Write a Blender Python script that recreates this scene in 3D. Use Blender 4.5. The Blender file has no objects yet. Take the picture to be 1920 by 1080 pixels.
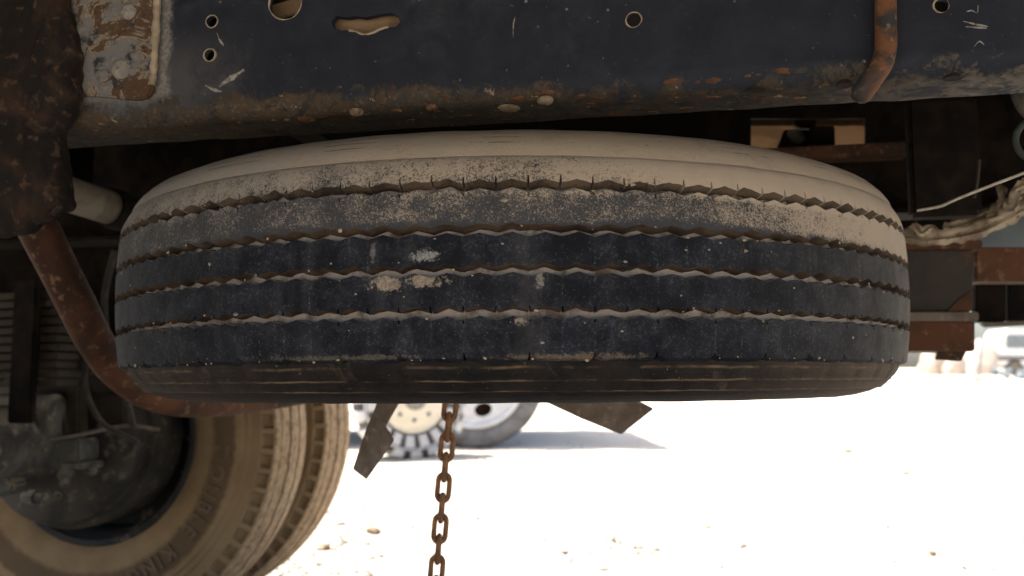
import bpy, bmesh, math, random
from mathutils import Vector, Matrix, noise as mnoise

R = math.radians
sin, cos, pi = math.sin, math.cos, math.pi
rnd = random.Random(7)
scene = bpy.context.scene
col = scene.collection

# ------------------------------------------------------------------ camera, sky, sun, exposure
F, HC, PITCH = 1800.0, 0.63, R(5.6)
cam = bpy.data.cameras.new('camera')
cam_ob = bpy.data.objects.new('camera', cam)
col.objects.link(cam_ob)
scene.camera = cam_ob
cam_ob.location = (0, 0, HC)
cam_ob.rotation_euler = (pi / 2 + PITCH, 0, 0)
cam.sensor_width = 36
cam.lens = F / 1920 * 36
cam.clip_start = 0.02
cam.clip_end = 2000
cam.dof.use_dof = True
cam.dof.focus_distance = 0.9
cam.dof.aperture_fstop = 6.5

SUN = Vector((-0.40, 0.10, 1.0)).normalized()
world = bpy.data.worlds.new('World')
scene.world = world
world.use_nodes = True
wn = world.node_tree.nodes
sky = wn.new('ShaderNodeTexSky')
sky.sky_type = 'NISHITA'
sky.sun_disc = False
sky.sun_elevation = math.asin(SUN.z)
sky.sun_rotation = math.atan2(SUN.x, SUN.y)
sky.dust_density = 4.0
sky.air_density = 1.0
bg = wn['Background']
bg.inputs[1].default_value = 0.12
world.node_tree.links.new(sky.outputs[0], bg.inputs[0])
sl = bpy.data.lights.new('sun', 'SUN')
sl.energy = 4.6
sl.angle = R(0.5)
sl.color = (1.0, 0.95, 0.87)
so = bpy.data.objects.new('sun', sl)
col.objects.link(so)
so.location = (-4, 1, 10)
so.rotation_euler = SUN.to_track_quat('Z', 'Y').to_euler()
vs = scene.view_settings
vs.view_transform = 'Standard'
vs.look = 'None'
vs.gamma = 1
vs.use_curve_mapping = False
vs.exposure = 1.62
scene.render.engine = 'CYCLES'
scene.cycles.max_bounces = 8
scene.cycles.diffuse_bounces = 5


# ------------------------------------------------------------------ measuring: photograph pixel -> place
def ray(px, py):
    a, b = (px - 960) / F, (540 - py) / F
    return Vector((a, cos(PITCH) - b * sin(PITCH), sin(PITCH) + b * cos(PITCH)))


def at(px, py, y):
    d = ray(px, py)
    d = d * (y / d.y)
    return Vector((d.x, d.y, d.z + HC))


YAW = R(12)
TU = Vector((cos(YAW), -sin(YAW), 0))
TV = Vector((sin(YAW), cos(YAW), 0))
TV0 = 1.35                                   # truck centre line
T_LOC = TV * TV0


def to_truck(p):
    q = p - T_LOC
    return Vector((q.dot(TU), q.dot(TV), q.z))


def tp(px, py, v):
    """pixel -> truck coordinates on the upright plane v"""
    d = ray(px, py)
    t = (v + TV0) / d.dot(TV)
    return to_truck(Vector((0, 0, HC)) + d * t)


# ------------------------------------------------------------------ mesh building
class MB:
    def __init__(s):
        s.v, s.f = [], []

    def add(s, vs, fs):
        o = len(s.v)
        s.v += [tuple(p) for p in vs]
        s.f += [tuple(i + o for i in f) for f in fs]
        return s

    def box(s, a, b, M=None):
        x0, y0, z0 = a
        x1, y1, z1 = b
        p = [Vector(q) for q in ((x0, y0, z0), (x1, y0, z0), (x1, y1, z0), (x0, y1, z0),
                                 (x0, y0, z1), (x1, y0, z1), (x1, y1, z1), (x0, y1, z1))]
        if M:
            p = [M @ q for q in p]
        return s.add(p, [(0, 3, 2, 1), (4, 5, 6, 7), (0, 1, 5, 4), (1, 2, 6, 5), (2, 3, 7, 6), (3, 0, 4, 7)])

    def tube(s, path, r, n=12, cap=True, closed=False):
        path = [Vector(p) for p in path]
        m = len(path)
        rs = r if isinstance(r, (list, tuple)) else [r] * m
        up = None
        vs = []
        for i, p in enumerate(path):
            if closed:
                t = path[(i + 1) % m] - path[i - 1]
            else:
                t = path[min(i + 1, m - 1)] - path[max(i - 1, 0)]
            t.normalize()
            if up is None:
                up = t.orthogonal().normalized()
            up = (up - t * up.dot(t)).normalized()
            w = t.cross(up)
            for k in range(n):
                a = 2 * pi * k / n
                vs.append(p + (up * cos(a) + w * sin(a)) * rs[i])
        fs = []
        for i in range(m if closed else m - 1):
            j = (i + 1) % m
            for k in range(n):
                l = (k + 1) % n
                fs.append((i * n + k, i * n + l, j * n + l, j * n + k))
        if cap and not closed:
            fs.append(tuple(range(n - 1, -1, -1)))
            fs.append(tuple((m - 1) * n + k for k in range(n)))
        return s.add(vs, fs)

    def prism(s, pts, d):
        """polygon (3d points) pushed by vector d"""
        n = len(pts)
        p = [Vector(q) for q in pts]
        q = [a + Vector(d) for a in p]
        fs = [tuple(range(n - 1, -1, -1)), tuple(range(n, 2 * n))]
        fs += [(i, (i + 1) % n, n + (i + 1) % n, n + i) for i in range(n)]
        return s.add(p + q, fs)

    def lathe(s, prof, n, o=(0, 0, 0), ax=(0, 0, 1), e0=None, fn=None, close=False, a0=0.0, a1=2 * pi):
        """prof: (radius, along); fn(theta, radius, along) may change them"""
        o, ax = Vector(o), Vector(ax).normalized()
        e0 = Vector(e0) if e0 else ax.orthogonal().normalized()
        e1 = ax.cross(e0)
        m = len(prof)
        vs = []
        full = abs(a1 - a0 - 2 * pi) < 1e-6
        cnt = n if full else n + 1
        for i in range(cnt):
            a = a0 + (a1 - a0) * i / n
            c = e0 * cos(a) + e1 * sin(a)
            for r, z in prof:
                if fn:
                    r, z = fn(a, r, z)
                vs.append(o + c * r + ax * z)
        fs = []
        for i in range(n):
            j = (i + 1) % cnt
            for k in range(m if close else m - 1):
                l = (k + 1) % m
                fs.append((i * m + k, j * m + k, j * m + l, i * m + l))
        return s.add(vs, fs)

    def build(s, name, mat, parent=None, smooth=None, bevel=0, seg=2):
        me = bpy.data.meshes.new(name)
        me.from_pydata(s.v, [], s.f)
        bm = bmesh.new()
        bm.from_mesh(me)
        bmesh.ops.recalc_face_normals(bm, faces=bm.faces[:])
        if bevel:
            es = [e for e in bm.edges if len(e.link_faces) == 2 and e.calc_face_angle(0) > R(35)]
            bmesh.ops.bevel(bm, geom=es, offset=bevel, segments=seg, affect='EDGES', clamp_overlap=True)
        bm.to_mesh(me)
        bm.free()
        me.materials.append(mat)
        if smooth:
            me.polygons.foreach_set('use_smooth', [True] * len(me.polygons))
            me.set_sharp_from_angle(angle=R(smooth))
        o = bpy.data.objects.new(name, me)
        col.objects.link(o)
        if parent:
            o.parent = parent
        return o


def empty(name, loc=(0, 0, 0), rz=0, parent=None):
    o = bpy.data.objects.new(name, None)
    o.empty_display_size = 0.1
    col.objects.link(o)
    o.location = loc
    o.rotation_euler = (0, 0, rz)
    if parent:
        o.parent = parent
    return o


def tag(o, label=None, cat=None, group=None, kind=None):
    for k, v in (('label', label), ('category', cat), ('group', group), ('kind', kind)):
        if v:
            o[k] = v
    return o


def smooth_path(pts, n=8):
    """Catmull-Rom through points"""
    p = [Vector(q) for q in pts]
    p = [p[0] * 2 - p[1]] + p + [p[-1] * 2 - p[-2]]
    out = []
    for i in range(1, len(p) - 2):
        for k in range(n):
            t = k / n
            a, b, c, d = p[i - 1], p[i], p[i + 1], p[i + 2]
            out.append(0.5 * ((2 * b) + (c - a) * t + (2 * a - 5 * b + 4 * c - d) * t * t + (3 * b - a - 3 * c + d) * t ** 3))
    out.append(p[-2])
    return out


def nz(p, s, seed=0):
    return mnoise.noise(Vector((p[0] * s + seed, p[1] * s + seed * 1.7, p[2] * s - seed)))


# ------------------------------------------------------------------ materials
class NT:
    def __init__(s, name):
        s.m = bpy.data.materials.new(name)
        s.m.use_nodes = True
        s.t = s.m.node_tree
        s.b = s.t.nodes['Principled BSDF']
        s.tc = s.t.nodes.new('ShaderNodeTexCoord')
        s.obj = s.tc.outputs['Object']
        s.geo = s.t.nodes.new('ShaderNodeNewGeometry')
        s.x, s.y, s.z = s.xyz(s.obj)

    def xyz(s, v):
        n = s.t.nodes.new('ShaderNodeSeparateXYZ')
        s.t.links.new(v, n.inputs[0])
        return n.outputs[0], n.outputs[1], n.outputs[2]

    def put(s, sock, v):
        if isinstance(v, bpy.types.NodeSocket):
            s.t.links.new(v, sock)
        else:
            if isinstance(v, (tuple, list)) and len(v) == 3 and sock.type == 'RGBA':
                v = (*v, 1)
            sock.default_value = v

    def math(s, op, a, b=0.0, c=None, clamp=False):
        n = s.t.nodes.new('ShaderNodeMath')
        n.operation = op
        n.use_clamp = clamp
        s.put(n.inputs[0], a)
        s.put(n.inputs[1], b)
        if c is not None:
            s.put(n.inputs[2], c)
        return n.outputs[0]

    def add(s, a, b): return s.math('ADD', a, b)
    def sub(s, a, b): return s.math('SUBTRACT', a, b)
    def mul(s, a, b): return s.math('MULTIPLY', a, b)

    def step(s, v, lo, hi, a=0.0, b=1.0):
        n = s.t.nodes.new('ShaderNodeMapRange')
        n.interpolation_type = 'SMOOTHSTEP'
        s.put(n.inputs[0], v)
        for i, q in enumerate((lo, hi, a, b)):
            s.put(n.inputs[i + 1], q)
        return n.outputs[0]

    def noise(s, scale, detail=4, rough=0.55, dist=0.0, stretch=None, vec=None):
        v = vec or s.obj
        if stretch:
            mp = s.t.nodes.new('ShaderNodeMapping')
            mp.inputs['Scale'].default_value = stretch
            s.t.links.new(v, mp.inputs[0])
            v = mp.outputs[0]
        n = s.t.nodes.new('ShaderNodeTexNoise')
        n.inputs['Scale'].default_value = scale
        n.inputs['Detail'].default_value = detail
        n.inputs['Roughness'].default_value = rough
        n.inputs['Distortion'].default_value = dist
        s.t.links.new(v, n.inputs[0])
        return n.outputs[0]

    def voro(s, scale, feature='F1'):
        n = s.t.nodes.new('ShaderNodeTexVoronoi')
        n.feature = feature
        n.inputs['Scale'].default_value = scale
        s.t.links.new(s.obj, n.inputs[0])
        return n.outputs[0]

    def mix(s, f, a, b):
        n = s.t.nodes.new('ShaderNodeMix')
        n.data_type = 'RGBA'
        s.put(n.inputs[0], f)
        s.put(n.inputs[6], a)
        s.put(n.inputs[7], b)
        return n.outputs[2]

    def bump(s, h, dist=0.001, strength=0.6):
        n = s.t.nodes.new('ShaderNodeBump')
        n.inputs['Strength'].default_value = strength
        n.inputs['Distance'].default_value = dist
        s.put(n.inputs['Height'], h)
        s.t.links.new(n.outputs[0], s.b.inputs['Normal'])

    def done(s, colour, rough=0.8, metal=0.0, spec=0.35):
        s.put(s.b.inputs['Base Color'], colour)
        s.put(s.b.inputs['Roughness'], rough)
        s.put(s.b.inputs['Metallic'], metal)
        s.b.inputs['Specular IOR Level'].default_value = spec
        return s.m


def worn(name, c0, c1, c2=None, s0=25, s1=120, lo=0.42, hi=0.62, rough=0.8, spec=0.3, bump=0.0008, dust=None, dust_amt=0.5):
    """two or three colours broken up by noise, dust lying on what faces up"""
    n = NT(name)
    a = n.noise(s0, 6, 0.6, 0.4)
    b = n.noise(s1, 5, 0.6)
    c = n.mix(n.step(a, lo, hi), c0, c1)
    if c2:
        c = n.mix(n.step(b, 0.55, 0.7), c, c2)
    if dust:
        nzv = n.xyz(n.geo.outputs['Normal'])[2]
        d = n.mul(n.step(n.add(nzv, n.mul(n.sub(b, 0.5), 1.2)), 0.15, 0.8), dust_amt)
        c = n.mix(d, c, dust)
    n.bump(n.add(a, n.mul(b, 0.6)), bump, 0.7)
    return n.done(c, rough, 0, spec)


DUST = (0.42, 0.342, 0.262)
DUST_GREY = (0.30, 0.275, 0.25)
MUD = (0.095, 0.060, 0.036)

M = {}
M['rust'] = worn('rusty_steel', (0.085, 0.036, 0.016), (0.040, 0.021, 0.013), (0.15, 0.085, 0.045), dust=(0.22, 0.16, 0.11), dust_amt=0.7)
M['rust_pipe'] = worn('rusty_pipe', (0.095, 0.038, 0.016), (0.040, 0.018, 0.010), (0.18, 0.105, 0.06), s0=9, s1=60, dust=(0.26, 0.19, 0.125), dust_amt=0.85)
M['chain'] = worn('rusty_chain', (0.26, 0.128, 0.060), (0.14, 0.066, 0.034), (0.34, 0.22, 0.135), s0=60, s1=500, bump=0.0005)
M['carrier'] = worn('brown_steel', (0.165, 0.132, 0.106), (0.115, 0.086, 0.066), (0.24, 0.19, 0.15), s0=18, s1=90, spec=0.25)
M['dark'] = worn('dark_underbody', (0.007, 0.006, 0.0055), (0.016, 0.011, 0.008), None, rough=0.95, spec=0.1, dust=(0.06, 0.042, 0.028), dust_amt=0.4)
M['grease'] = worn('greasy_mud', (0.007, 0.005, 0.004), (0.030, 0.016, 0.009), (0.065, 0.036, 0.02), s0=22, s1=70, lo=0.45, hi=0.7, rough=0.9, bump=0.003, dust=(0.12, 0.08, 0.05), dust_amt=0.4)
M['axle'] = worn('dusty_axle', (0.10, 0.095, 0.08), (0.035, 0.033, 0.03), (0.21, 0.175, 0.13), s0=10, s1=40, dust=(0.30, 0.26, 0.20), dust_amt=0.9)
M['leaf'] = worn('dusty_spring', (0.036, 0.026, 0.017), (0.022, 0.016, 0.010), None, s0=20, dust=(0.11, 0.08, 0.052), dust_amt=0.7)
M['silver'] = worn('dull_tube', (0.20, 0.17, 0.13), (0.12, 0.098, 0.075), None, s0=14, dust=(0.3, 0.25, 0.19))
M['tan'] = worn('tan_board', (0.135, 0.082, 0.046), (0.085, 0.052, 0.029), None, s0=9, s1=60, rough=1.0, spec=0.0)
M['tan_dark'] = worn('dirty_tan_steel', (0.17, 0.115, 0.065), (0.12, 0.08, 0.045), None, s0=20, s1=80)
M['rod'] = worn('paint_worn_rod', (0.022, 0.022, 0.025), (0.12, 0.05, 0.020), (0.17, 0.10, 0.06), s0=16, s1=110, lo=0.44, hi=0.56)
M['canvas'] = worn('torn_canvas', (0.40, 0.33, 0.24), (0.24, 0.18, 0.12), (0.10, 0.07, 0.045), s0=30, s1=90, bump=0.002)
M['greypanel'] = worn('blue_grey_panel', (0.17, 0.20, 0.21), (0.13, 0.15, 0.16), None, s0=6, s1=40)
M['wire'] = worn('pale_wire', (0.50, 0.45, 0.38), (0.38, 0.33, 0.27), None, s0=80)
M['white'] = worn('white_paint', (0.78, 0.77, 0.74), (0.66, 0.64, 0.60), None, s0=6, s1=40, rough=0.5, spec=0.5)
M['cream'] = worn('cream_paint', (0.66, 0.60, 0.48), (0.58, 0.52, 0.41), None, s0=8, rough=0.55)
M['tyre_grey'] = worn('dusty_grey_rubber', (0.21, 0.20, 0.195), (0.13, 0.125, 0.12), (0.28, 0.22, 0.17), s0=8, s1=50)
M['tyre_pale'] = worn('pale_dusty_rubber', (0.55, 0.54, 0.53), (0.44, 0.43, 0.42), None, s0=10, s1=60)
M['tyre_dark'] = worn('dark_rubber', (0.06, 0.058, 0.057), (0.11, 0.105, 0.10), None, s0=10)
M['glass'] = worn('dark_glass', (0.16, 0.18, 0.19), (0.2, 0.22, 0.23), None, s0=4, rough=0.3, spec=0.5)
M['green'] = worn('dry_leaves', (0.11, 0.13, 0.05), (0.16, 0.15, 0.07), None, s0=14)
M['dirt'] = worn('tan_earth', (0.50, 0.42, 0.35), (0.42, 0.34, 0.28), None, s0=3, s1=16, bump=0.02)
M['stone'] = worn('pale_stone', (0.36, 0.33, 0.29), (0.26, 0.24, 0.21), None, s0=30, s1=150)
M['stone_brown'] = worn('brown_stone', (0.24, 0.185, 0.125), (0.17, 0.13, 0.09), None, s0=30, s1=150)


def ground_mat():
    n = NT('pale_sand')
    a = n.noise(0.7, 5, 0.6)
    b = n.noise(30, 6, 0.7)
    c = n.noise(240, 4, 0.7)
    k = n.mix(n.step(a, 0.35, 0.65), (0.47, 0.42, 0.35), (0.56, 0.51, 0.43))
    k = n.mix(n.mul(n.step(b, 0.55, 0.75), 0.4), k, (0.37, 0.32, 0.26))
    k = n.mix(n.mul(n.step(c, 0.6, 0.72), 0.4), k, (0.30, 0.27, 0.23))
    n.bump(n.add(b, n.mul(c, 0.5)), 0.012, 0.6)
    return n.done(k, 0.95, 0, 0.15)


M['ground'] = ground_mat()


def spare_mat():
    n = NT('worn_dusty_tread')
    ang = n.math('ARCTAN2', n.x, n.mul(n.y, -1))          # 0 at the side towards the road edge
    aang = n.math('ABSOLUTE', ang)
    rad = n.math('SQRT', n.add(n.mul(n.x, n.x), n.mul(n.y, n.y)))
    z = n.z
    big = n.noise(7, 4, 0.6)
    mid = n.noise(38, 5, 0.6)
    fine = n.noise(330, 5, 0.72, 0.8)
    grain = n.noise(260, 4, 0.65, 2.6)
    worm = n.noise(420, 3, 0.6, 3.2)
    streak = n.noise(26, 4, 0.65, 0.0, (1, 1, 0.10))
    # worn rubber
    c = n.mix(n.step(mid, 0.35, 0.7), (0.0056, 0.0066, 0.0104), (0.0160, 0.0180, 0.0245))
    c = n.mix(n.mul(n.step(n.add(fine, n.mul(n.sub(mid, 0.5), 0.35)), 0.52, 0.70), 0.7), c, (0.058, 0.061, 0.071))
    speck = n.noise(620, 3, 0.6)
    c = n.mix(n.mul(n.step(speck, 0.66, 0.72), 0.7), c, (0.17, 0.165, 0.16))
    fr = n.math('FRACT', n.mul(ang, 112 / (2 * pi)))
    ln = n.step(n.math('ABSOLUTE', n.sub(n.add(fr, n.mul(n.sub(grain, 0.5), 0.22)), 0.5)), 0.030, 0.010)
    ln = n.mul(ln, n.mul(n.step(n.noise(420, 3, 0.7), 0.50, 0.60), n.step(n.noise(24, 4, 0.65), 0.46, 0.64)))
    c = n.mix(n.mul(ln, 0.6), c, (0.15, 0.14, 0.13))
    # vertical grey streaks and a thin film, thicker round the flanks
    film = n.add(n.step(aang, 0.8, 1.35, 0.0, 0.46), n.mul(n.step(streak, 0.52, 0.75), 0.14))
    film = n.add(film, n.step(ang, 0.2, 1.2, 0.0, 0.18))
    film = n.math('MULTIPLY', film, n.step(mid, 0.2, 0.6, 0.5, 1.0))
    c = n.mix(n.math('MINIMUM', film, 0.75), c, n.mix(n.step(ang, -0.5, 0.9), (0.125, 0.125, 0.135), (0.20, 0.17, 0.135)))
    # sand settled on the upper ribs
    cov = n.add(0.26, n.step(n.add(z, n.mul(n.sub(big, 0.5), 0.030)), 0.052, 0.066, 0.0, 0.088))
    cov = n.add(cov, n.step(n.add(z, n.mul(n.sub(big, 0.5), 0.03)), 0.020, 0.034, 0.0, 0.20))
    cov = n.add(cov, n.mul(n.step(z, 0.018, 0.026), n.step(ang, 0.1, 1.25, 0.0, 0.20)))
    cov = n.add(cov, n.mul(n.step(z, 0.052, 0.060), n.step(ang, 0.0, 0.8, 0.0, 0.20)))
    cov = n.add(cov, n.mul(n.sub(mid, 0.5), 0.20))
    cov = n.sub(cov, n.mul(n.step(z, 0.078, 0.066), n.mul(n.step(z, 0.054, 0.060), 0.03)))
    gmix = n.add(n.mul(fine, 0.35), n.add(n.mul(grain, 0.30), n.mul(worm, 0.35)))
    mask = n.step(n.sub(cov, gmix), -0.035, 0.05)
    c = n.mix(n.mul(n.step(z, 0.018, 0.030), 0.42), c, (0.090, 0.092, 0.098))
    dcol = n.mix(n.step(n.add(ang, n.mul(n.sub(big, 0.5), 0.5)), -0.85, 0.1), DUST_GREY, DUST)
    dcol = n.mix(n.mul(n.step(mid, 0.4, 0.7), 0.35), dcol, (0.34, 0.275, 0.205))
    c = n.mix(n.mul(mask, 0.86), c, dcol)
    c = n.mix(n.mul(n.step(n.add(z, n.mul(n.sub(mid, 0.5), 0.012)), 0.083, 0.089), 0.45), c, (0.27, 0.235, 0.20))
    # clots of dried mud with their own shape
    clot = n.add(n.mul(n.noise(90, 5, 0.75, 0.6), 0.6), n.mul(n.noise(320, 4, 0.7), 0.4))
    for (a0, z0, sa, sz, cc) in ((-0.148, 0.0000, 0.030, 0.0070, (0.30, 0.29, 0.28)), (-0.222, -0.0205, 0.036, 0.0115, (0.36, 0.29, 0.225)),
                                 (-0.150, -0.0200, 0.044, 0.009, (0.33, 0.27, 0.21)), (0.046, -0.022, 0.009, 0.013, (0.22, 0.20, 0.18)),
                                 (0.016, -0.058, 0.014, 0.005, (0.30, 0.25, 0.2)), 
                                 (-0.242, 0.004, 0.007, 0.015, (0.17, 0.165, 0.16)), (-0.30, -0.089, 0.22, 0.0035, (0.11, 0.095, 0.075)),
                                 (0.10, -0.090, 0.16, 0.0045, (0.15, 0.115, 0.08))):
        da = n.math('DIVIDE', n.sub(ang, a0), sa)
        dz = n.math('DIVIDE', n.sub(z, z0), sz)
        d = n.math('SQRT', n.add(n.mul(da, da), n.mul(dz, dz)))
        d = n.add(d, n.mul(n.sub(clot, 0.5), 5.0))
        c = n.mix(n.mul(n.step(d, 0.85, 0.35), 0.85), c, n.mix(n.step(fine, 0.4, 0.6), cc, tuple(q * 0.55 for q in cc)))
    # brown muck on the walls of the grooves that face down
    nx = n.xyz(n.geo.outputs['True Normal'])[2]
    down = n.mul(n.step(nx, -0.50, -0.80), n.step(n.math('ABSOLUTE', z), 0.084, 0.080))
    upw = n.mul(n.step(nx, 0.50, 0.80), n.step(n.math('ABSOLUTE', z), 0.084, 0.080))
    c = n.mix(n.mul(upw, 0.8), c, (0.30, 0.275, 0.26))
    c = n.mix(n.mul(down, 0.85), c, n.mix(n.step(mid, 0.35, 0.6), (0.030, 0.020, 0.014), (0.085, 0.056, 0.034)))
    n.bump(n.add(n.add(n.mul(fine, 0.6), n.mul(grain, 0.8)), n.mul(mask, 0.7)), 0.0009, 0.7)
    return n.done(c, n.step(mask, 0, 1, 0.72, 0.95), 0, 0.13)


def casing_mat():
    n = NT('dusty_tyre_casing')
    z = n.z
    ang = n.math('ARCTAN2', n.x, n.mul(n.y, -1))
    mid = n.noise(34, 5, 0.65)
    fine = n.noise(260, 5, 0.7)
    rad = n.math('SQRT', n.add(n.mul(n.x, n.x), n.mul(n.y, n.y)))
    top = n.mix(n.step(n.add(ang, n.sub(mid, 0.5)), -0.9, 0.1), (0.215, 0.20, 0.185), (0.285, 0.232, 0.178))
    for r0_, w_ in ((0.1062, 0.0007), (0.1125, 0.0006), (0.1180, 0.0005)):
        rr_ = n.math('ABSOLUTE', n.sub(n.add(z, n.mul(n.sub(mid, 0.5), 0.0016)), r0_))
        top = n.mix(n.mul(n.step(rr_, w_, w_ * 0.3), n.step(n.noise(14, 5, 0.75, 0.5), 0.47, 0.58)), top, (0.09, 0.075, 0.06))
    top = n.mix(n.mul(n.step(n.add(mid, n.mul(fine, 0.5)), 0.78, 0.95), 0.45), top, (0.20, 0.165, 0.13))
    ring = n.noise(1, 3, 0.6, 0, None, None)
    floor = n.mix(n.step(mid, 0.36, 0.52), (0.12, 0.096, 0.076), (0.31, 0.275, 0.25))
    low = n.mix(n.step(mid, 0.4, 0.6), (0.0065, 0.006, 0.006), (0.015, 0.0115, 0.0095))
    for r0_, w_, k_ in ((0.1105, 0.0012, 0.58), (0.1203, 0.0009, 0.56), (0.0985, 0.0018, 0.64)):
        rr_ = n.math('ABSOLUTE', n.sub(n.add(n.mul(z, -1), n.mul(n.sub(mid, 0.5), 0.004)), r0_))
        low = n.mix(n.mul(n.step(rr_, w_, w_ * 0.3), n.step(n.noise(9, 4, 0.7, 0.5), k_ - 0.2, k_)), low, (0.13, 0.085, 0.048))
    streak = n.noise(20, 4, 0.6, 0.8)
    low = n.mix(n.mul(n.step(streak, 0.6, 0.74), 0.5), low, (0.12, 0.085, 0.055))
    low = n.mix(n.mul(n.step(fine, 0.64, 0.72), 0.8), low, (0.30, 0.22, 0.14))
    flank = n.mul(n.step(n.math('ABSOLUTE', ang), 0.25, 1.1), 0.55)
    low = n.mix(n.mul(flank, n.step(ang, -0.3, 0.3, 0.35, 1.0)), low, (0.17, 0.125, 0.085))
    c = n.mix(n.step(z, 0.082, 0.086), floor, top)
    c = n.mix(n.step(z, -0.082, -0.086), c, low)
    n.bump(n.add(mid, fine), 0.0012, 0.7)
    return n.done(c, 0.9, 0, 0.25)


RAIL_X = tp(319, 80, -0.425).x


M['scuff2'] = worn('dusty_bolt', (0.24, 0.22, 0.195), (0.15, 0.14, 0.13), (0.10, 0.06, 0.03), s0=70, s1=160)


def rail_mat():
    n = NT('blue_black_frame_paint')
    zb = n.sub(n.z, 0.91)                                  # height above the underside of the rail
    big = n.noise(5, 5, 0.6)
    mid = n.noise(30, 6, 0.65, 0.6)
    fine = n.noise(210, 5, 0.7)
    c = n.mix(n.step(mid, 0.35, 0.7), (0.0086, 0.0108, 0.018), (0.0172, 0.0206, 0.030))
    c = n.mix(n.mul(n.step(n.add(big, n.mul(n.sub(mid, 0.5), 0.5)), 0.52, 0.72), 0.22), c, (0.050, 0.052, 0.058))
    c = n.mix(n.mul(n.step(fine, 0.655, 0.73), 0.8), c, (0.20, 0.185, 0.17))
    dots = n.step(n.voro(55), 0.10, 0.06)
    c = n.mix(n.mul(dots, n.mul(n.step(big, 0.45, 0.6), 0.6)), c, (0.30, 0.28, 0.25))
    # dusty bloom towards the left plate
    pl = n.mul(n.step(n.add(n.x, n.mul(n.sub(mid, 0.5), 0.03)), RAIL_X + 0.006, RAIL_X - 0.004), 0.85)
    c = n.mix(n.mul(n.step(n.add(n.x, n.mul(n.sub(mid, 0.5), 0.25)), RAIL_X + 0.12, RAIL_X), n.mul(n.step(zb, 0.12, 0.05), 0.35)), c, (0.13, 0.127, 0.125))
    pl = n.mul(pl, n.step(n.add(zb, n.mul(n.sub(mid, 0.5), 0.03)), 0.020, 0.040))
    c = n.mix(pl, c, n.mix(n.step(fine, 0.4, 0.6), (0.21, 0.19, 0.165), (0.12, 0.12, 0.12)))
    # rust and road dirt along the lower edge
    e = n.add(n.add(n.sub(zb, n.step(n.x, -0.12, -0.32, 0.0, 0.016)), n.mul(n.sub(mid, 0.5), 0.075)), n.mul(n.sub(fine, 0.5), 0.025))
    rustc = n.mix(n.step(n.noise(18, 6, 0.65, 1.0), 0.42, 0.62), (0.036, 0.031, 0.025), (0.050, 0.034, 0.021))
    rustc = n.mix(n.mul(n.step(fine, 0.5, 0.7), 0.55), rustc, (0.13, 0.10, 0.072))
    rustc = n.mix(n.step(n.noise(26, 4, 0.6), 0.63, 0.70), rustc, (0.105, 0.040, 0.015))
    dusty = n.mul(n.step(n.x, 0.05, 0.40), 0.75)
    rustc = n.mix(dusty, rustc, (0.16, 0.135, 0.105))
    flk = n.noise(46, 5, 0.75, 0.8)
    rustc = n.mix(n.step(flk, 0.56, 0.60), rustc, (0.020, 0.018, 0.018))
    rustc = n.mix(n.step(n.noise(70, 4, 0.7, 0.4), 0.63, 0.67), rustc, (0.25, 0.19, 0.125))
    c = n.mix(n.step(e, 0.014, 0.002), c, rustc)
    n.bump(n.add(mid, n.mul(fine, 0.6)), 0.0009, 0.6)
    return n.done(c, n.step(mid, 0.3, 0.7, 0.6, 0.85), 0, 0.22)


def plate_mat():
    n = NT('mud_caked_plate')
    a = n.noise(16, 6, 0.65, 1.2)
    b = n.noise(55, 5, 0.7)
    f = n.noise(220, 4, 0.7)
    c = n.mix(n.step(a, 0.47, 0.55), (0.070, 0.043, 0.025), (0.135, 0.132, 0.130))
    c = n.mix(n.step(n.math('ABSOLUTE', n.sub(a, 0.51)), 0.014, 0.004), c, (0.22, 0.17, 0.115))
    c = n.mix(n.step(n.add(b, n.mul(n.sub(a, 0.5), 0.3)), 0.55, 0.63), c, (0.022, 0.023, 0.027))
    c = n.mix(n.mul(n.step(f, 0.55, 0.7), 0.5), c, (0.26, 0.22, 0.165))
    n.bump(n.add(a, n.mul(b, 0.6)), 0.004, 0.8)
    return n.done(c, 0.92, 0, 0.2)


def dual_mat():
    n = NT('tan_dusty_dual_tyre')
    rad = n.math('SQRT', n.add(n.mul(n.x, n.x), n.mul(n.z, n.z)))
    a = n.noise(9, 5, 0.6)
    b = n.noise(60, 5, 0.65)
    c = n.mix(n.step(a, 0.35, 0.65), (0.255, 0.172, 0.094), (0.33, 0.23, 0.13))
    band = n.mul(n.step(n.add(rad, n.mul(n.sub(b, 0.5), 0.02)), 0.330, 0.350), n.step(n.add(rad, n.mul(n.sub(b, 0.5), 0.02)), 0.405, 0.392))
    c = n.mix(n.mul(band, 0.8), c, (0.105, 0.070, 0.044))
    tr = n.step(rad, 0.478, 0.488)
    c = n.mix(tr, c, n.mix(n.step(b, 0.4, 0.65), (0.44, 0.315, 0.195), (0.25, 0.17, 0.10)))
    n.bump(n.add(a, n.mul(b, 0.5)), 0.002, 0.6)
    return n.done(c, 0.92, 0, 0.2)


M['tread'] = spare_mat()
M['casing'] = casing_mat()
M['rail'] = rail_mat()
M['plate'] = plate_mat()
M['dual'] = dual_mat()
M['mudlight'] = worn('dried_pale_mud', (0.32, 0.26, 0.185), (0.22, 0.175, 0.125), None, s0=40, s1=160, bump=0.002)


# ------------------------------------------------------------------ ground
def ground_h(x, y):
    t = min(max((y - 3.4) / 2.9, 0), 1)
    return 0.19 * t * t * (3 - 2 * t) + 0.018 * min(max(y - 10, 0), 160)


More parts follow.
